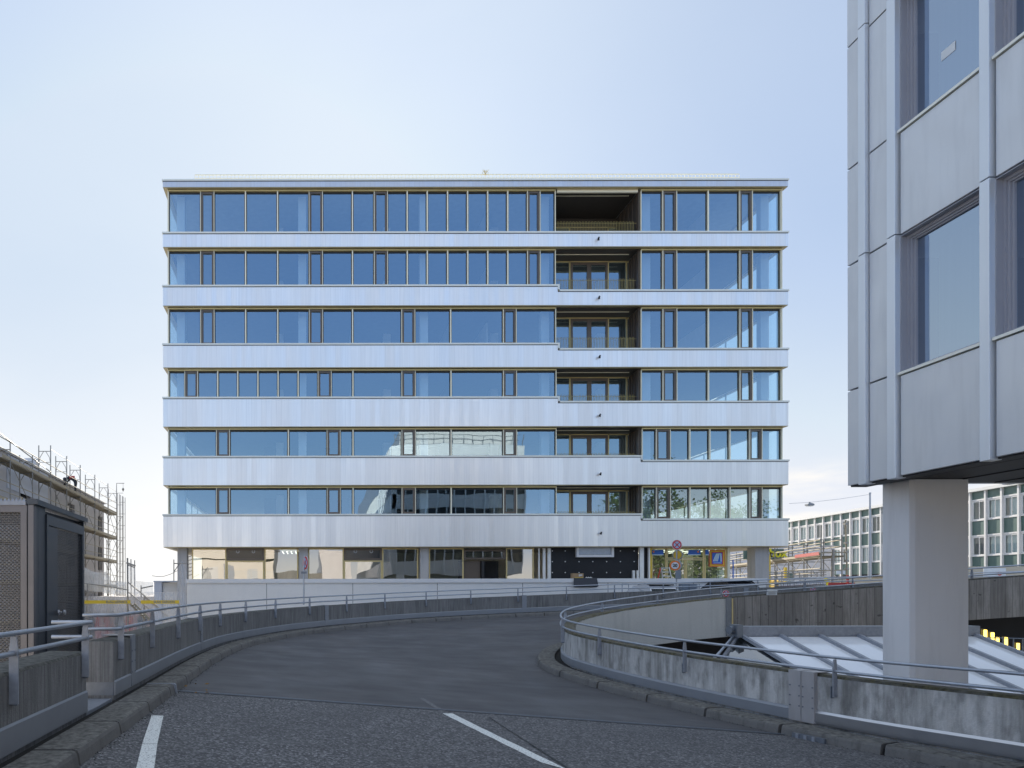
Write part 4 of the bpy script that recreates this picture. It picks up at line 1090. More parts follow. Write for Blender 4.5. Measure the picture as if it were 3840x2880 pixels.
for (y0, y1) in ys_:
    for i in range(0, 8, 2):
        z0, z1, z2 = zj[i], zj[i+1], zj[i+2]
        panel(y0+.02, y1-.02, z0, z1-.045, 'spandrel_panel')
        MB().box(XF-.025, XF+.16, y0+.004, y1-.004, z1-.042, z1-.005).build('window_sill', 'cap_metal', AB)
        # deep reveal and frame
        rv = MB(); rv.box(XF+.02, XF+.11, y0, y0+.012, z1, z2); rv.box(XF+.02, XF+.11, y1-.012, y1, z1, z2); rv.box(XF+.02, XF+.11, y0+.012, y1-.012, z2-.012, z2)
        for k, (dx, t0, t1) in enumerate(((.11, .0, .035), (.135, .035, .065), (.16, .065, .09))):
            x = XF+dx; rv.box(x, x+.04, y0+t0, y0+t1, z1, z2-.013); rv.box(x, x+.04, y1-t1, y1-t0, z1, z2-.013)
            rv.box(x, x+.04, y0+t1, y1-t1, z1-.004, z1+t1*.8); rv.box(x, x+.04, y0+t1, y1-t1, z2-t1*.8-.02, z2-.013)
        f_ = rv.build('window', 'win_frame_grey', AB)
        MB().quad((XF+.19, y0+.085, z1+.06), (XF+.19, y1-.085, z1+.06), (XF+.19, y1-.085, z2-.07), (XF+.19, y0+.085, z2-.07)).build('pane', 'annex_glass', f_)
        if z1 < 13: MB().box(XF+.75, XF+.78, (y0+y1)/2+.10, y1+.2, z1-.2, z2).build('curtain', 'curtain', f_)
pst = P(3588, 190, 2560*(XF+.27)/(3588-CX))
MB().box(XF+.184, XF+.187, pst.y-.08, pst.y+.12, pst.z-.05, pst.z+.07).build('window_sticker', 'sign_white', AB)
# structure behind the cladding, end wall, roof, rear part
X2 = 22.0
b = MB()
for z0, z1 in ((3.32, 4.60), (6.68, 8.02), (10.05, 11.44), (13.46, 14.84)): b.box(XF+.06, X2, -2.2, Y1-.12, z0, z1)
b.box(XF+.06, X2, -2.2, Y1-.12, 16.4, 16.6)
b.box(X2-6, X2, -2.2, Y1-1.5, 4.6, 16.4)
for z in (4.2, 7.6, 11.0, 14.4): b.box(XF+.5, X2-6, -2.2, Y1-.4, z-.25, z+.05)
for z in (6.75, 10.15, 13.55): b.box(XF+.35, X2-6, -2.2, Y1-.4, z, z+.1)
b.box(XF+4.2, XF+4.4, -2.2, Y1-.4, 3.4, 16.4)
b.build('wall', 'grey_render', AB)
b = MB(); b.box(XF+.05, XF+.29, -40, 10.575, 3.19, 3.24); b.box(XF+.3, X2, -40, Y1-.1, 3.24, 3.30); 
for i in range(5): b.box(XF+.5+i*.8, XF+.52+i*.8, -5, 10.4, 3.225, 3.239)
b.build('soffit', 'soffit_dark', AB)
# end facade towards the street: panels and glazing seen mirrored in the office block
b = MB(); g = MB(); fn = MB()
for z0, z1 in ((3.2, 4.67), (6.60, 8.09), (9.98, 11.5), (13.4, 16.6)): b.box(XF+.05, X2, Y1-.10, Y1-.0, z0+.04, z1)
b.box(XF+.05, XF+.5, Y1-.10, Y1, 4.67, 13.4)
for z0, z1 in ((4.67, 6.60), (8.09, 9.98), (11.5, 13.4)): g.box(XF+.5, X2, Y1-.30, Y1-.25, z0, z1)
for i in range(14): fn.box(XF+.5+i*1.0, XF+.62+i*1.0, Y1+.0, Y1+.10, 3.24, 14.4)
b.build('end_panels', 'alu_panel', AB); g.build('end_glazing', 'dark_glass', AB); fn.build('facade_fin', 'alu_fin', AB)
MB().box(9.2, 21.6, -1.5, Y1-1.0, 16.6, 18.2).build('penthouse', 'white_frame', AB)
b = MB()
for i in range(14): b.tube([(XF+.3+i*1.02, Y1-.3, 16.6), (XF+.3+i*1.02, Y1-.3, 17.6)], .03, 6)
b.tube([(XF+.3, Y1-.3, 17.6), (X2-.4, Y1-.3, 17.6)], .03, 6); b.tube([(XF+.3, Y1-.3, 17.1), (X2-.4, Y1-.3, 17.1)], .02, 6)
b.build('roof_railing', 'galv_dark', AB)
b = MB(); g = MB()
b.box(XF, X2, -40, -2.3, 3.31, 4.67)
for z0, z1 in ((6.60, 8.09), (9.98, 11.5), (13.4, 16.6)): b.box(XF, X2, -40, -2.3, z0, z1)
for z0, z1 in ((4.67, 6.60), (8.09, 9.98), (11.5, 13.4)):
    g.box(XF+.3, X2-.3, -39.8, -2.3, z0, z1)
    for i in range(28): b.box(XF-.05, XF+.3, -2.5-i*1.34, -2.37-i*1.34, z0, z1)
b.build('rear_wing', 'alu_panel', AB); g.build('rear_glazing', 'dark_glass', AB)
# pillar with a chamfered corner
xa, xb, ya, yb = 8.85, 9.70, 10.07, 10.56; c_ = .07
def pillar(xa, xb, ya, yb):
    b = MB(); pts = [(xa, yb), (xa, ya+c_*.3), (xa+c_, ya), (xb, ya), (xb, yb)]
    lo = [(x, y, -4.5) for x, y in pts]; hi = [(x, y, 3.23) for x, y in pts]; b.v = lo+hi; n = 5
    b.f = [(i, (i+1) % n, (i+1) % n+n, i+n) for i in range(n)]+[tuple(range(n, 2*n))]
    return b.build('pillar', 'pillar_paint', AB)
pillar(xa, xb, ya, yb); pillar(16, 16.85, ya, yb); pillar(13.5, 14.35, -4, -3.5); pillar(13.5, 14.35, -20, -19.5)
# ================================================================ metal hut at the left
y0 = 9.0; hx = X_(127, y0); dirx = -.05
HT = thing('metal_hut', 'dark grey metal lift hut with expanded-metal sides and a door, behind the left parapet', 'hut', (hx-1, y0+1.2, -1.3))
zt, zb_ = Z_(1884, y0), -1.3; L_ = 2.35
def hp(s, z, o=0): return (hx+dirx*s+o, y0+s, z)     # along the side wall, o = outward (+x)
MB().box(hx-3.2, hx-.09, y0+.06, y0+.075, zb_, zt-.10).build('mesh_panel', 'expanded_metal', HT)
b = MB(); b.box(hx-3.25, hx-.09, y0, y0+.08, zt-.12, zt-.03); b.box(hx-.17, hx-.09, y0-.01, y0+.08, zb_, zt-.12); b.box(hx-.07, hx-.0, y0-.01, y0+.08, zb_, zt-.03); b.box(hx-3.25, hx-3.15, y0, y0+.08, zb_, zt-.12)
b.build('front_frame', 'hut_trim', HT)
b = MB(); b.box(hx-3.3, hx-.1, y0-.02, y0+.12, zt-.03, zt+.02)
zz = zt+.02; i = 0; x = hx-3.3
while x < hx-.12: b.quad((x,y0-.015,zz),(x+.05,y0-.015,zz),(x+.025,y0-.005,zz+.045)); x += .05
b.build('roof_edge', 'galv', HT)
def slab(s0, s1, z0, z1, t, name, m, out=0, par=None):
    b = MB(); q = [hp(s0, z0, out), hp(s1, z0, out), hp(s1, z1, out), hp(s0, z1, out)]; q2 = [(x-t, y, z) for x, y, z in q]
    b.v = q+q2; b.f = [(0,1,2,3),(7,6,5,4),(0,4,5,1),(1,5,6,2),(2,6,7,3),(3,7,4,0)]
    return b.build(name, m, par or HT)
slab(0, .16, zb_, zt, .08, 'corner_post', 'hut_metal', .0)
slab(.165, .45, zb_, zt-.02, .07, 'side_panel', 'hut_metal', .0)
dz = zt-.10
b_ = slab(.46, .54, zb_, dz-.14, .08, 'door_frame', 'hut_metal', .02)
slab(.46, 2.30, dz-.14, dz, .08, 'door_frame', 'hut_metal', .02); slab(2.20, 2.30, zb_, dz-.14, .08, 'door_frame', 'hut_metal', .02)
dr = slab(.55, .98, zb_, dz-.15, .05, 'door', 'hut_metal', .0)
slab(.98, 2.19, zb_, dz-.15, .012, 'mesh_infill', 'expanded_metal', -.02, dr)
slab(2.31, L_, zb_, zt, .08, 'corner_post', 'hut_metal', .0)
q = [hp(-.02, zt-.02, .05), hp(L_+.05, zt-.02, .05), hp(L_+.05, zt+.05, .05), hp(-.02, zt+.05, .05)]
b = MB(); q2 = [(x-.14, y, z) for x, y, z in q]; b.v = q+q2; b.f = [(0,1,2,3),(7,6,5,4),(0,4,5,1),(1,5,6,2),(2,6,7,3),(3,7,4,0)]; b.build('roof_edge', 'hut_metal', HT)
MB().box(hx-3.2, hx-.2, y0+.1, y0+L_, zt-.06, zt-.01).build('roof', 'hut_metal', HT)
MB().box(hx-2.6, hx-.8, y0+1.1, y0+1.15, zb_, .7).build('inner_machine', 'galv_dark', HT)
c_ = Vector(hp(.93, Z_(2296, y0+.8), .02)); b = MB(); b.disc(c_+Vector((.01,0,0)), (1,0,0), .04, .02, 12); b.tube([c_, c_+Vector((.08,0,0))], .014, 8); b.disc(c_+Vector((.09,0,0)), (1,0,0), .038, .035, 14); b.build('door_knob', 'bright_metal', dr, smooth=True)
b = MB(); b.box(c_.x, c_.x+.012, c_.y-.02, c_.y+.02, c_.z-.22, c_.z-.10); b.build('door_lock', 'galv', dr)
# ================================================================ scaffolded building, far left
def sx(Y, o=0): return -12.85-.0605*Y+o
SB = thing('building_under_construction', 'half-built grey building behind scaffolding at the far left', 'building', (-24, 45, -4.5))
b = MB(); ya, yb = 24, 57.2; zr = 8.87; wx = -1.0
def wallseg(b, y0, y1, z0, z1, o=wx, t=.3):
    q = [(sx(y0,o), y0, z0), (sx(y1,o), y1, z0), (sx(y1,o), y1, z1), (sx(y0,o), y0, z1)]; q2 = [(x-t, y, z) for x, y, z in q]
    n = len(b.v); b.v += q+q2; b.f += [tuple(n+i for i in f) for f in ((0,1,2,3),(7,6,5,4),(0,4,5,1),(1,5,6,2),(2,6,7,3),(3,7,4,0))]
opens = [(55.2, 56.6), (46.9, 48.6), (38, 39.6), (30, 31.6)]
cur = yb
for a, c_ in opens:
    wallseg(b, c_, cur, -4.5, zr); cur = a
    for z0, z1 in ((-4.5, .3), (2.0, 3.3), (5.2, 6.1), (7.7, zr)): wallseg(b, a, c_, z0, z1)
wallseg(b, ya, cur, -4.5, zr); b.box(-45, sx(57,wx)-.3, 56.9, 57.2, -4.5, zr); b.box(-45, sx(24,wx)-.3, 24, 24.3, -4.5, zr)
b.build('wall', 'scaf_wall', SB)
b = MB(); wallseg(b, 24, 57.2, 4.75, 5.0, wx-.3, 12); wallseg(b, 24, 57.2, 1.4, 1.7, wx-.3, 12); wallseg(b, 24, 57.3, zr, zr+.10, wx+.12, 14); b.build('slab', 'scaf_wall', SB)
b = MB(); wallseg(b, 36, 42.6, 7.05, 8.84, wx+.05, .04); b.build('plastic_sheet', 'wall_blue', SB)
for a, c_ in opens:
    b = MB(); 
    for z0, z1 in ((.3, 2.0), (3.3, 5.2), (6.1, 7.7)): wallseg(b, a+.1, c_-.1, z0, z1, wx-.2, .05)
    b.build('window_opening', 'dark_glass', SB)
p = P(136, 1751, 40.5); MB().tube([(p.x-.3, 40.5, zr+.1), (p.x-.3, 40.5, zr+.55)], .42, 12).build('roof_drum', 'white_frame', SB)
SC = thing('scaffold', 'tall frame scaffold with warm wooden decks along the half-built building at left', 'scaffold', (-15.5, 45, -4.5))
fy = [27.5, 31.0, 34.0, 37.2, 40.3, 43.5, 46.6, 50.5, 54.6, 57.7]
lifts = [-2.1, -.1, 1.9, 3.95, 5.95, 8.0]
def fr_top(y): return 10.2 if y > 39.5 else 9.0
for y in fy:
    b = MB(); x0, x1 = sx(y,-.75), sx(y,-.05); zt = fr_top(y) if y != 27.5 else 11
    for x in (x0, x1): b.tube([(x, y, -4.5), (x, y, zt)], .032, 6)
    for z in [l for l in lifts if l > -1]+[zt-.35]:
        b.tube([(x0, y, z), (x1, y, z)], .024, 5)
        # arched haunches under each transom
        for s, xx in ((1, x0), (-1, x1)): b.tube([(xx, y, z-.75), (xx+s*.08, y, z-.35), (xx+s*.28, y, z-.02)], .018, 5)
    if y > 39.5: b.tube([(x0, y, 9.2), (x1, y, 9.2)], .016, 5)
    b.build('frame', 'scaffold_steel', SC)
for z in lifts:
    b = MB(); wallseg(b, fy[0] if z < 7 else 33, fy[-1], z+.03, z+.09, -.08, .64); b.build('deck', 'scaffold_deck', SC)
    b = MB()
    for h in (.5, 1.0):
        if z+h < 10.1: b.tube([(sx(fy[0],-.02), fy[0], z+h), (sx(fy[-1],-.02), fy[-1], z+h)], .024, 5)
    b.build('guard_rail', 'scaffold_warm', SC)
    b = MB(); wallseg(b, fy[0] if z < 7 else 33, fy[-1], z+.09, z+.24, -.03, .03); b.build('toe_board', 'scaffold_warm', SC)
b = MB()
for i in range(0, len(fy)-1, 2):
    for j, z in enumerate(lifts[:-1]):
        a, c_ = fy[i], fy[i+1]
        b.tube([(sx(a,0), a, z if j % 2 else z+2), (sx(c_,0), c_, z+2 if j % 2 else z)], .018, 5)
b.tube([(sx(40.3,-.02), 40.3, 9.95), (sx(57.7,-.02), 57.7, 9.95)], .012, 5); b.tube([(sx(27.5,-.02), 27.5, 9.5), (sx(40.3,-.02), 40.3, 8.6)], .03, 5)
b.build('brace', 'scaffold_steel', SC)
# end bay with stair ladders
b = MB(); xe = sx(57.7, -.05)
for xo in (.0, .26, .5):
    for yy in (57.9, 58.5): b.tube([(xe+xo, yy, -4.5), (xe+xo, yy, 9.9-.6*xo)], .028, 6)
for z in lifts+[1.0, 3.0, 5.0, 7.0, 9.0]:
    b.tube([(xe, 57.9, z+.9), (xe+.5, 57.9, z+.9)], .018, 5); b.tube([(xe, 58.5, z+.2), (xe+.5, 58.5, z+.2)], .018, 5)
for z in lifts[1:-1]: b.tube([(xe-.6, 57.8, z), (xe+.45, 57.8, z+2)], .016, 5)
b.build('end_tower', 'scaffold_steel', SC)
b = MB()
for xo in (-.75, -.45): b.bar((xe+xo, 57.6, -.1), (xe+xo-.1, 57.6, 5.9), .04, .04)
for i in range(20): b.bar((xe-.75-.005*i, 57.6, .1+.3*i), (xe-.45-.005*i, 57.6, .1+.3*i), .03, .03)
b.build('ladder', 'scaffold_steel', SC)
b = MB(); b.tube([(xe, 57.7, 10.1), (xe, 57.7, 10.7), (xe+.65, 57.7, 10.7)], .03, 6); b.tube([(xe+.55, 57.7, 10.7), (xe+.55, 57.7, 10.3)], .012, 5); b.tube([(xe+.55, 57.7, 10.32), (xe+.55, 57.7, 10.2), (xe+.55, 57.7, 10.0)], [.03, .11, .02], 10)
b.build('hoist', 'scaffold_steel', SC)
# worker bending over on the top deck
def person(label, base, pts, rad, mats):
    T = thing('person', label, 'person', base)
    me = bpy.data.meshes.new('body'); V = [p for p, _ in pts]; E = [(par, i) for i, (_, par) in enumerate(pts) if par is not None]
    me.from_pydata(V, E, []); me.update(); o = bpy.data.objects.new('body', me); COL.objects.link(o); o.parent = T; WL[o.name] = Vector(base)
    sk = o.modifiers.new('skin', 'SKIN'); sv = me.skin_vertices[0].data
    for i, r in enumerate(rad): sv[i].radius = (r, r)
    sv[0].use_root = True; ss = o.modifiers.new('sub', 'SUBSURF'); ss.levels = 1; ss.render_levels = 2; me.materials.append(M[mats]); return T, o
Y_ = 46.2; bx = X_(283, Y_); bz = 8.08
pts = [((0,0,.92),None),((-.12,0,1.10),0),((-.32,0,1.22),1),((-.50,0,1.20),2),((-.60,0,1.14),3),((-.70,0,1.06),4),
       ((.02,-.11,.88),0),((.06,-.13,.48),6),((.03,-.14,.06),7),((-.08,-.16,.02),8),((.02,.11,.88),0),((-.06,.13,.48),10),((0,.14,.06),11),((-.11,.16,.02),12),
       ((-.46,-.19,1.14),3),((-.58,-.21,.86),14),((-.72,-.16,.64),15),((-.78,-.14,.56),16),((-.46,.19,1.14),3),((-.62,.21,.88),18),((-.78,.16,.68),19),((-.84,.14,.60),20)]
rad = [.15,.16,.18,.17,.07,.11,.10,.075,.05,.04,.10,.075,.05,.04,.07,.05,.035,.035,.07,.05,.035,.035]
T, bo = person('worker in dark clothes bending over on the top scaffold deck', (bx, Y_, bz), pts, rad, 'clothes_dark')
WL[bo.name] = Vector((bx, Y_, bz))
me = MB()
for i in range(9):
    for j in range(14):
        def s_(i, j):
            a, c_ = math.pi*i/8-math.pi/2, 2*math.pi*j/14; return (bx-.72+.12*math.cos(a)*math.cos(c_), Y_+.12*math.cos(a)*math.sin(c_), bz+1.09+.13*math.sin(a))
        if i < 8: me.quad(s_(i, j), s_(i, j+1), s_(i+1, j+1), s_(i+1, j))
me.build('helmet', 'clothes_dark', T, smooth=True)
MB().box(bx-.35, bx+.02, Y_-.19, Y_-.16, bz+1.12, bz+1.28).build('vest', 'red_paint', T)
# ================================================================ lower left yard
LBD = thing('low_building', 'pale low building with reddish shop panels behind the left railing', 'building', (-12, 50, -4.5))
MB().box(X_(250, 50), X_(574, 50), 50, 58, .0, Z_(2236, 50)).build('wall', 'pale_wall', LBD)
MB().box(X_(250, 50), X_(574, 50), 50.05, 58, -4.5, -.02).build('lower_wall', 'pink_wall', LBD)
for i, (u0, u1) in enumerate(((332, 352), (356, 378), (391, 407), (430, 452), (470, 498), (515, 552))):
    MB().box(X_(u0, 49.9), X_(u1, 49.9), 49.93, 50.03, -4.0, Z_(2312, 49.9)).build('shop_panel', 'dark_glass' if i in (0, 3, 5) else 'red_paint', LBD)
MB().box(X_(330, 50), X_(478, 50), 49.5, 50.04, Z_(2306, 50), Z_(2290, 50)).build('canopy', 'grey_render', LBD)
AN = thing('concrete_wall', 'pale blue-grey stepped wall left of the office block, wrapped in thin film', 'wall', (-8.5, 41, -4.5))
b = MB(); b.box(X_(578, 41), X_(606, 41), 41, 43.5, -4.5, Z_(2182, 41)); b.build('wall_pier', 'wall_blue', AN)
MB().box(X_(606, 41)+.01, X_(700, 41), 41.3, 43.4, -4.5, Z_(2184, 41)).build('wall_body', 'podium_render', AN)
MB().box(X_(576, 41), X_(700, 41), 40.95, 43.6, Z_(2182, 41)+.002, Z_(2177, 41)).build('coping', 'wall_blue', AN)
# light scaffold tower with stair and printed film banners
ST = thing('scaffold_stair', 'slim scaffold stair tower with descending stringers left of the office block', 'scaffold', (X_(477, 36), 36, -4.5))
Ys = 36.0
def pole(u0, v0, u1, v1, y, name='upright', m='scaffold_steel', r=.028, par=ST): return MB().tube([P(u0, v0, y), P(u1, v1, y)], r, 6).build(name, m, par)
pole(478, 2092, 480, 2500, Ys, r=.045); pole(491, 2097, 492, 2240, Ys+1); pole(505, 2101, 505, 2300, Ys+1.6); pole(529, 2195, 529, 2240, Ys); pole(541, 2236, 541, 2340, Ys); pole(652, 2098, 652, 2180, Ys); pole(328, 2190, 322, 2420, Ys)
for q in (([(474,2110),(508,2122)],.05), ([(480,2119),(505,2128)],.03), ([(652,2113),(700,2113)],.03), ([(652,2145),(672,2115)],.025), ([(306,2186),(400,2198),(478,2212)],.03), ([(306,2222),(385,2220)],.02), ([(529,2206),(574,2197)],.035), ([(306,2266),(344,2266)],.02)):
    MB().tube([P(u, v, Ys) for u, v in q[0]], q[1], 5).build('ledger', 'scaffold_steel', ST)
for u0, v0, u1, v1 in ((481, 2184, 600, 2282), (481, 2220, 560, 2284), (542, 2240, 627, 2310)): MB().bar(P(u0, v0, Ys-.3), P(u1, v1, Ys-.3), .05, .06).build('hand_rail', 'scaffold_steel', ST)
for u0 in (488, 503): MB().bar(P(u0, 2264, Ys-.2), P(u0+58, 2322, Ys-.2), .05, .11).build('stringer', 'scaffold_warm', ST)
b = MB()
for i in range(8): b.bar(P(490+i*7.3, 2268+i*7.3, Ys-.2), P(505+i*7.3, 2268+i*7.3, Ys-.2), .22, .03)
b.build('tread', 'scaffold_steel', ST)
def draped(name, label, cols, y, m, cat='netting'):
    b = MB(); n = len(cols)
    for i, (u, vt, vb) in enumerate(cols):
        for j in range(7):
            t = j/6; p = P(u, vt+(vb-vt)*t, y+.12*math.sin(i*1.9)+.05*math.sin(j*2+i)); b.v.append(tuple(p))
    for i in range(n-1):
        for j in range(6): a = i*7+j; b.f.append((a, a+1, a+8, a+7))
    return tag(b.build(name, m, smooth=True), label, cat)
draped('plastic_sheet', 'translucent cream sheet sagging from the scaffold beside the metal hut', [(304, 2111, 2212), (320, 2128, 2214), (340, 2141, 2216), (360, 2146, 2219), (380, 2147, 2222), (400, 2143, 2226), (420, 2180, 2229), (445, 2180, 2233), (474, 2182, 2236)], Ys+.6, 'plastic_film', 'sheet')
draped('plastic_sheet', 'translucent white sheet hanging between the stair tower and the pale wall', [(480, 2112, 2238), (490, 2118, 2238), (500, 2125, 2238), (507, 2131, 2238), (510, 2178, 2238), (530, 2180, 2238), (552, 2182, 2236), (574, 2184, 2231)], Ys+.9, 'thin_film', 'sheet')
draped('plastic_sheet', 'thin gathered film wrapped round the corner column left of the shop windows', [(664, 2200, 2330), (670, 2130, 2335), (678, 2112, 2338), (684, 2104, 2338), (692, 2120, 2338), (699, 2132, 2336), (702, 2150, 2330)], 36.4, 'thin_film', 'sheet')
draped('plastic_sheet', 'wide hazy film below the banners at the left of the office block', [(302+i*22, 2214+(6 if i > 8 else 22), 2440) for i in range(19)], 37.4, 'thin_film', 'sheet')
for u0, u1, ut, lab in ((305, 489, 438, 'left yellow scaffold banner with grey lettering'), (528, 672, 616, 'right yellow scaffold banner with grey lettering')):
    a, c_ = P(u0, 2264, Ys-.4), P(u1, 2251, Ys-.4)
    T = thing('banner', lab, 'banner', (a.x, Ys-.4, a.z)); MB().box(a.x, c_.x, Ys-.4, Ys-.39, a.z, c_.z).build('strip', 'yellow_paint', T)
    text_mesh('ELAG GERÜSTE', .165, (X_(ut, Ys-.41), Ys-.412, (a.z+c_.z)/2), (R(90), 0, 0), 'lettering', 'galv_dark', T, .003, .003)
tag(MB().tube([P(570, 2159, 37), P(590, 2162, 37), P(615, 2161, 37), P(640, 2153, 37), P(665, 2140, 37)], .016, 5).build('cable', 'scaffold_steel'), 'thin rope sagging towards the corner column', 'rope')
# scaffold seen between the corner column and the first shop window
T = thing('scaffold', 'narrow scaffold strip glimpsed between the corner column and the first shop pane', 'scaffold', (X_(708, 58), 58, -4.5))
for u in (703, 709, 716): MB().tube([P(u, 2056, 58), P(u, 2300, 58)], .04, 5).build('upright', 'scaffold_steel', T)
b = MB()
for i in range(8): b.tube([P(700, 2062+i*14, 58), P(720, 2056+i*14, 58)], .035, 5)
b.build('ledger', 'scaffold_steel', T)
# ================================================================ green and white building, right
GBD = thing('office_building', 'long white-framed building with dark green spandrels in the right background', 'office building', (75, 84, -4.5))
def gx(Y): return 69.7+(Y-88)*.088-.4
def gw(b, y0, y1, z0, z1, o=0, t=.2):
    q = [(gx(y0)+o, y0, z0), (gx(y1)+o, y1, z0), (gx(y1)+o, y1, z1), (gx(y0)+o, y0, z1)]; q2 = [(x+t, y, z) for x, y, z in q]
    n = len(b.v); b.v += q+q2; b.f += [tuple(n+i for i in f) for f in ((3,2,1,0),(4,5,6,7),(1,5,4,0),(2,6,5,1),(3,7,6,2),(0,4,7,3))]; return b
YA, YZ = 56.0, 112.0
gw(MB(), YA, YZ, 11.55, 11.85, -.35, 14).build('roof_slab', 'column_concrete', GBD)
gz = [(11.54, 10.75), (8.55, 7.15), (4.95, 3.55)]
for i, (a, c_) in enumerate(gz): gw(MB(), YA, YZ, c_, a, .06, .2).build('green_spandrel', 'green_panel', GBD)
gw(MB(), YA, YZ, -4.5, 3.54, 1.2, .2).build('ground_floor_wall', 'beige_wall', GBD)
gw(MB(), YA, YZ, 3.3, 3.54, .06, 1.1).build('underside', 'soffit_dark', GBD)
b = MB()
for z in (8.56, 4.96, 7.0, 10.62): gw(b, YA, YZ, z, z+.13, -.02, .2)
b.build('sill_band', 'white_frame', GBD)
gw(MB(), YA, YZ, 3.55, 11.5, 3.5, .2).build('inner_wall', 'curtain', GBD)
nby = int((YZ-YA)/1.75)
for i in range(nby+1):
    y = YA+i*1.75
    gw(MB(), y-.09, y+.09, 3.35, 11.54, -.16, .3).build('facade_fin', 'white_frame', GBD)
rnd = random.Random(3)
for i in range(nby):
    y = YA+i*1.75+.09
    for (z0, z1) in ((8.69, 10.62), (5.09, 7.0)):
        b = MB(); gw(b, y+.1, y+.2, z0, z1, .03, .08); gw(b, y+1.4, y+1.57, z0, z1, .03, .08); gw(b, y+.2, y+1.4, z1-.14, z1, .03, .08); gw(b, y+.2, y+1.4, z0, z0+.08, .03, .08); gw(b, y+.72, y+.78, z0+.08, z1-.14, .03, .08)
        f_ = b.build('window', 'white_frame', GBD)
        g = MB().quad((gx(y+.2)+.08, y+.2, z0+.08), (gx(y+1.4)+.08, y+1.4, z0+.08), (gx(y+1.4)+.08, y+1.4, z1-.14), (gx(y+.2)+.08, y+.2, z1-.14)).build('pane', 'side_glass', f_)
        r = rnd.random(); a, c_ = (y+.2, y+1.4) if r < .6 else (y+.2+rnd.random()*.5, y+1.4-rnd.random()*.3)
        if r < .85: gw(MB(), a, c_, z0, z1-.1, .25, .03).build('curtain', 'curtain', f_)
# street lamp on a span wire with its mast
T = thing('mast', 'tall slim metal mast in front of the green and white building', 'mast', (X_(3262, 60), 60, -3))
MB().tube([P(3260, 2290, 60), P(3262, 2050, 60)], .13, 10).build('lower_tube', 'galv_rail', T); MB().tube([P(3262, 2050, 60), P(3262, 1960, 60)], .10, 10).build('middle_tube', 'galv_rail', T); MB().tube([P(3262, 1960, 60), P(3262, 1851, 60)], .075, 10).build('upper_tube', 'galv_rail', T)
MB().disc(P(3262, 1849, 60), (0,0,1), .10, .08, 10).build('cap', 'galv_rail', T)
MB().box(X_(3238, 59.8), X_(3272, 59.8), 59.75, 59.8, Z_(2186, 59.8), Z_(2180, 59.8)).build('street_plate', 'logo_blue', T)
tag(MB().tube([P(3262, 1854, 60), P(3150, 1871, 59), P(3036, 1884, 58), P(2960, 1888, 57)], .016, 5).build('span_wire', 'galv_rail'), 'thin span wire running from the mast to the office block', 'wire')
T = thing('street_lamp', 'street lamp hanging from the span wire right of the office block', 'street lamp', tuple(P(3036, 1892, 58)))
c_ = P(3036, 1893, 58); b = MB(); n = 4
b.quad((c_.x-.26,57.8,c_.z+.06),(c_.x+.26,57.8,c_.z+.06),(c_.x+.1,57.9,c_.z+.15),(c_.x-.1,57.9,c_.z+.15)); b.box(c_.x-.27, c_.x+.27, 57.8, 58.2, c_.z-.07, c_.z+.06); b.box(c_.x-.04, c_.x+.04, 57.95, 58.05, c_.z+.06, c_.z+.24); b.build('housing', 'galv_dark', T)
MB().box(c_.x-.22, c_.x+.22, 57.85, 58.15, c_.z-.12, c_.z-.071).build('diffuser', 'sign_white', T)
# ================================================================ scaffold bridge, right
SR = thing('scaffold', 'warm-lit scaffold bridge with wooden deck passing behind the right end of the office block', 'scaffold', (38, 56, -1))
def lp(t, z, o=0):           # along the bridge, t metres from its near right end
    return Vector((34.9+.30*t+o, 46.0+t*.95, z))
Lb = 36
bays = [0, 3.0, 6.0, 9.0, 12.5, 16, 19.5, 23, 27, 31, 35]
for t in bays:
    b = MB()
    for o in (-.5, .9):
        b.tube([lp(t, -1, o), lp(t, 5.15 if t else 5.3, o)], .045, 6)
    for z in (3.6, 4.15, 4.55, 4.98): b.tube([lp(t, z, -.55), lp(t, z, .95)], .028, 5)
    b.build('frame', 'scaffold_steel', SR)
for z, o in ((4.55, -.56), (4.98, -.56), (4.02, -.56), (4.55, .96), (4.98, .96), (2.75, -.56), (3.05, -.56), (2.0, -.56), (1.6, -.56)):
    MB().tube([lp(0 if z > 3 else 1, z, o), lp(Lb, z, o)], .038, 6).build('guard_rail', 'scaffold_warm', SR)
b = MB(); b.bar(lp(0, 3.86, .2), lp(Lb, 3.86, .2), 1.4, .10); b.build('deck', 'scaffold_deck', SR)
MB().bar(lp(0, 3.98, -.58), lp(Lb, 3.98, -.58), .04, .16).build('toe_board', 'scaffold_warm', SR)
b = MB()
for i in range(len(bays)-1):
    a, c_ = bays[i], bays[i+1]; m_ = (a+c_)/2
    b.tube([lp(a, 3.8, -.56), lp(m_, 3.0, -.56), lp(c_, 3.8, -.56)], .025, 5)
    b.tube([lp(a, 2.0, .9), lp(c_, 3.6, .9)], .022, 5)
b.build('brace', 'scaffold_steel', SR)
MB().bar(lp(0, 4.06, -.62), lp(4.4, 4.06, -.62), .03, .22).build('red_board', 'red_paint', SR)
T = thing('hoarding', 'golden yellow hoarding below the scaffold bridge at the corner pillar', 'hoarding', (41, 62, -2))
MB().bar(lp(9.5, 1.75, .4), lp(Lb, 1.75, .4), .05, 1.5).build('panel', 'yellow_hoard', T)
b = MB()
for t in range(10, 36, 3): b.bar(lp(t, -1, .4), lp(t, 2.5, .4), .09, .09)
b.build('post', 'yellow_hoard', T)
tag(MB().box(40, 66, 86, 86.4, -4, 7.2).build('pale_building', 'pale_wall'), 'pale wall seen through the scaffold behind the corner pillar', 'building')
T = thing('scaffold', 'lone scaffold standard with couplers and a side frame right of the scaffold bridge', 'scaffold', tuple(P(3171, 2250, 46)))
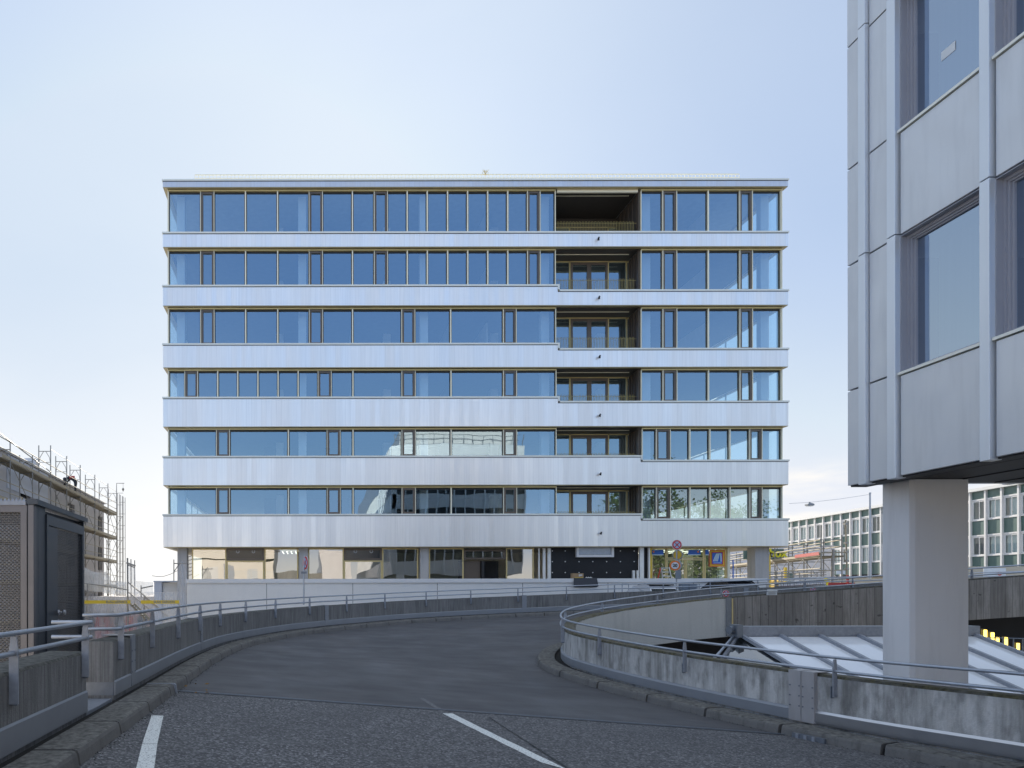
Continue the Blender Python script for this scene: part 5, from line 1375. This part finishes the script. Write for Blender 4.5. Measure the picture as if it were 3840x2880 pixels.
MB().tube([P(3178, 2205, 46), P(3171, 1950, 46)], .05, 8).build('upright', 'scaffold_warm', T); MB().tube([P(3120, 2190, 46), P(3124, 2060, 46)], .09, 8).build('upright', 'scaffold_steel', T)
for v in (1965, 2036, 2070, 2103, 2133): 
    p = P(3171+(v-1965)*.03, v, 46); MB().box(p.x-.10, p.x+.08, 45.9, 46.1, p.z-.07, p.z+.07).build('coupler', 'scaffold_steel', T)
for v in (2071, 2137): MB().tube([P(3070, v+3, 46), P(3172, v, 46)], .04, 6).build('ledger', 'scaffold_warm', T)
MB().box(X_(3136, 46), X_(3170, 46), 46, 46.04, Z_(2156, 46), Z_(2141, 46)).build('panel', 'sign_white', T)
# shop sign with yellow letters
p = P(2912, 2078, 55)
T = thing('shop_sign', 'sign with white and yellow lettering seen through the scaffold rails', 'sign', (p.x, 55, p.z-.6))
MB().box(X_(2790, 55), X_(2942, 55), 55.05, 55.12, p.z-.42, p.z+.42).build('sign_board', 'green_panel', T)
text_mesh('a', .92, (X_(2889, 55), 55.0, p.z-.02), (R(90), 0, 0), 'letter', 'sign_white', T, .03, .03); text_mesh('box', .92, (X_(2918, 55), 55.0, p.z+.05), (R(90), 0, 0), 'letter', 'neon_yellow', T, .03, .03)
b = MB()
for i in range(4): b.bar(P(2806+i*9, 2090, 54.9), P(2816+i*9, 2058, 54.9), .10, .05, Vector((0,1,0)))
b.build('slanted_stroke', 'sign_white', T)
# stack of pale fence feet / barrier mesh behind the parapet
T = thing('barrier_stack', 'stacked grey scaffold ledgers and pale perforated barriers behind the far parapet', 'barrier', (36, 42, 0))
for r in range(3):
    for i in range(22):
        u = 2925+i*8.2+(i % 3); v = 2176+r*13-i*.45
        if u > 3100: break
        p = P(u, v+(5 if r else 0), 42); MB().box(p.x-.035, p.x+.03, 42, 42.1, p.z-.07, p.z+.07).build('barrier_foot', 'sign_white', T)
    a, c_ = P(2905, 2190+r*12, 42.2), P(3100, 2180+r*12, 42.2); MB().bar(a, c_, .05, .16).build('barrier_board', 'galv_dark', T)
b = MB()
for i in range(9):
    u = 2910+i*22; b.tube([P(u, 2140+(i%3)*6, 43), P(u+1, 2230, 43)], .035, 5)
for v in (2142, 2150, 2160, 2168): b.tube([P(2880, v+4, 43), P(3098, v-5, 43)], .032, 5)
b.build('ledger_pile', 'scaffold_steel', T)
tag(MB().box(X_(2962, 44), X_(2975, 44), 44, 44.3, .3, Z_(2150, 44)).build('green_cabinet', 'green_panel'), 'small dark green cabinet among the scaffold parts', 'cabinet')
for i, (u, lab) in enumerate(((2948, 'left yellow scaffold post beside the corner pillar'), (2886, 'yellow post tight against the corner pillar'))):
    p = P(u, 2200, 45); tag(MB().box(p.x-.07, p.x+.07, 45, 45.14, -.5, Z_(2085 if i else 2130, 45)).build('yellow_post', 'yellow_paint'), lab, 'post')
for i, (u, v) in enumerate(((3100, 2172), (3106, 2188))):
    p = P(u, v, 41); tag(MB().box(p.x-.06, p.x+.05, 41, 41.1, p.z-.1, p.z+.1).build('reflector', 'neon_yellow'), ('upper', 'lower')[i]+' yellow-green reflector on the scaffold foot', 'reflector')
# red banner barrier with yellow writing, pale van behind
T = thing('construction_banner', 'low red banner with yellow lettering behind the far parapet', 'banner', (X_(3140, 40), 40, .2))
a, c_ = P(3106, 2216, 40), P(3205, 2186, 40); MB().bar((a.x, 40, (a.z+c_.z)/2), (c_.x, 40, (a.z+c_.z)/2), .04, .5).build('panel', 'red_paint', T)
text_mesh('von Absolution', .23, (X_(3135, 40), 39.97, (a.z+c_.z)/2-.02), (R(90), 0, 0), 'lettering', 'neon_yellow', T, .002, .002)
a, c_ = P(3206, 2214, 40.3), P(3262, 2200, 40.3); MB().box(a.x, c_.x, 40.3, 40.35, a.z, c_.z+.1).build('panel', 'pink_wall', T)
MB().box(X_(3168, 40), X_(3174, 40), 39.8, 39.9, .2, Z_(2160, 40)).build('red_post', 'red_paint', T)
tag(MB().box(X_(3010, 50), X_(3420, 50), 50, 50.3, -1, Z_(2172, 50)).build('beige_fence', 'beige_wall'), 'beige boarding in front of the green building, seen above the far parapet', 'fence')
T = thing('sign_board', 'white notice board with a red circle above the ramp edge at far right', 'sign', tuple(P(3710, 2160, 40)))
MB().box(X_(3690, 40), X_(3772, 40), 40, 40.05, Z_(2168, 40), Z_(2134, 40)).build('board', 'sign_white', T)
MB().ring(P(3749, 2151, 39.95), (0,1,0), .07, .12, 16).build('red_circle', 'sign_red', T)
tag(MB().box(X_(3560, 46), X_(4100, 46), 46, 46.3, -1, Z_(2128, 46)).build('beige_fence', 'beige_wall'), 'beige boarding at the far right edge above the board-marked concrete', 'fence')
# ================================================================ vehicles behind the outer parapet
def car(label, x, y, z, w, h, m):
    T = thing('parked_car', label, 'car', (x, y, z)); l = 4.2
    def sect(yy, zz, ww): return [(x-ww/2, yy, zz), (x+ww/2, yy, zz)]
    prof = [(-l/2, .35, w*.92), (-l/2+.05, .75, w), (-l/2+.9, .95, w), (-l/2+1.5, h-.05, w*.78), (-.1, h, w*.76), (l/2-1.0, h-.08, w*.78), (l/2-.2, .95, w*.95), (l/2, .7, w), (l/2, .35, w*.92)]
    b = MB(); n = len(prof)
    for yy, zz, ww in prof: b.v += [(x-ww/2, y+yy, z+zz), (x+ww/2, y+yy, z+zz)]
    for i in range(n): j = (i+1) % n; b.f.append((2*i, 2*i+1, 2*j+1, 2*j))
    b.f += [tuple(2*i for i in range(n))[::-1], tuple(2*i+1 for i in range(n))]
    bd = b.build('body', m, T, bevel=.05)
    g = MB(); a, c_ = prof[2], prof[3]; k = .86
    g.quad((x-a[2]/2*k, y+a[0]-.012, z+a[1]+.06), (x+a[2]/2*k, y+a[0]-.012, z+a[1]+.06), (x+c_[2]/2*k, y+c_[0]-.03, z+c_[1]-.05), (x-c_[2]/2*k, y+c_[0]-.03, z+c_[1]-.05)); g.build('windscreen', 'dark_glass', T)
    for sx_ in (-1, 1):
        MB().box(x+sx_*w*.4-.12, x+sx_*w*.4+.12, y-l/2+.02, y-l/2+.08, z+.6, z+.72).build('headlight', 'sign_white', T)
        for yy in (-1.3, 1.3):
            wv = MB().disc((x+sx_*(w/2-.08), y+yy, z+.32), (1,0,0), .32, .2, 18).build('wheel', 'rubber', T)
    MB().box(x-w*.36, x+w*.36, y-.7, y+.7, z+h+.0, z+h+.035).build('sunroof', 'car_dark', T)
    return T
car('white car whose roof shows above the far parapet left of the sign pole', X_(2458, 36.6), 36.6, .40, 1.72, 1.47, 'car_white')
car('dark car whose roof shows above the far parapet right of the sign pole', X_(2748, 36.8), 36.8, .55, 1.75, 1.52, 'car_dark')
p = P(2582, 2212, 39.0); T = thing('electric_cabinet', 'blue-grey electric cabinet against the podium wall below the shop door', 'cabinet', (p.x, 39, .4))
MB().box(X_(2556, 39), X_(2610, 39), 38.95, 39.3, .45, Z_(2192, 39)).build('housing', 'sign_back', T); MB().box(X_(2582, 39)-.01, X_(2582, 39)+.01, 38.94, 38.955, .5, Z_(2194, 39)).build('door_gap', 'gasket', T)
for i, (u0, u1, v) in enumerate(((2333, 2357, 2188), (2614, 2622, 2190), (2693, 2773, 2189))):
    b = MB(); b.tube([P(u0, 2240, 38.6), P(u0, v, 38.6), P(u1, v, 38.6), P(u1, 2240, 38.6)], .03, 6)
    tag(b.build('hoop_barrier', 'galv'), ('bent tube barrier beside the podium wall, left of the white car', 'narrow bent tube barrier right of the electric cabinet', 'wide bent tube barrier in front of the podium wall at right')[i], 'barrier')
# ================================================================ what stands behind the viewer (seen mirrored in the glass)
CB = thing('building', 'cream sunlit building behind the viewer, mirrored in the shop windows', 'building', (-14, -26, -4.5))
MB().box(-42, -5.6, -32, -20, -4.5, 8.2).build('wall', 'cream_wall', CB); MB().box(-42.3, -5.3, -32.3, -19.7, 8.2, 8.6).build('roof', 'pale_wall', CB); MB().box(1.6, 6.3, -60, -22, -4.5, 7.6).build('wing', 'pale_wall', CB); MB().box(-5.6, 1.6, -30, -24, -4.5, 4.4).build('garden_wall', 'board_concrete', CB)
for i in range(10):
    w_ = (1.6, 2.6, 1.1)[i % 3]; MB().box(-40+i*3.4, -40+w_+i*3.4, -20.0, -19.96, 3.2, 4.9 if i % 2 else 5.3).build('window', ('blind_white', 'white_frame', 'galv')[i % 3], CB)
MB().box(-42, -5.6, -20.12, -20.0, 6.1, 6.35).build('cornice', 'galv_dark', CB)
def tree(name, label, c, h, rc, n, seed):
    rnd = random.Random(seed); T = thing(name, label, 'tree', c); c = Vector(c)
    t = MB(); t.tube([c, c+Vector((.1,0,h*.35)), c+Vector((0,.1,h*.7))], [.28, .2, .08], 8)
    for i in range(7):
        a = rnd.uniform(0, 6.28); z = h*rnd.uniform(.35, .6); t.tube([c+Vector((0,0,z)), c+Vector((math.cos(a)*rc*.4, math.sin(a)*rc*.4, z+h*.15)), c+Vector((math.cos(a)*rc*.75, math.sin(a)*rc*.75, z+h*.22))], [.1, .06, .02], 5)
    t.build('trunk', 'bark', T)
    b = MB(); cl = [(Vector((rnd.gauss(0, rc*.42), rnd.gauss(0, rc*.42), h*.66+rnd.gauss(0, h*.14))), rnd.uniform(.8, 1.7)) for _ in range(46)]
    for i in range(n):
        q, r = rnd.choice(cl); p = c+q+Vector((rnd.gauss(0, r*.5), rnd.gauss(0, r*.5), rnd.gauss(0, r*.4))); s = rnd.uniform(.10, .24)
        d = Vector((rnd.uniform(-1,1), rnd.uniform(-1,1), rnd.uniform(-1,1))).normalized()*s; e = d.cross(Vector((rnd.uniform(-1,1), rnd.uniform(-1,1), 1))).normalized()*s*.6
        b.quad(p-d, p-e, p+d, p+e)
    b.build('crown', 'leaves', T)
tree('leafy_tree', 'broad green tree behind the viewer, mirrored in the lower right windows', (39.5, 2, -4.5), 20.5, 4.0, 9000, 5)
tree('leafy_tree', 'smaller green tree behind the viewer, mirrored beside the corner loggia', (46.0, 4, -4.5), 18.5, 3.2, 6000, 9)
b = MB(); rnd = random.Random(8)
for i in range(9000):
    p = Vector((rnd.uniform(37, 54), rnd.uniform(6, 8.5), rnd.uniform(-4.5, 6.4+.5*math.sin(i)))); s_ = rnd.uniform(.15, .3)
    d = Vector((rnd.uniform(-1,1), rnd.uniform(-1,1), rnd.uniform(-1,1))).normalized()*s_; e = d.cross(Vector((rnd.uniform(-1,1), 1, rnd.uniform(-1,1)))).normalized()*s_*.6
    b.quad(p-d, p-e, p+d, p+e)
tag(b.build('hedge', 'leaves'), 'tall dense hedge behind the viewer, mirrored in the right shop windows', 'hedge')
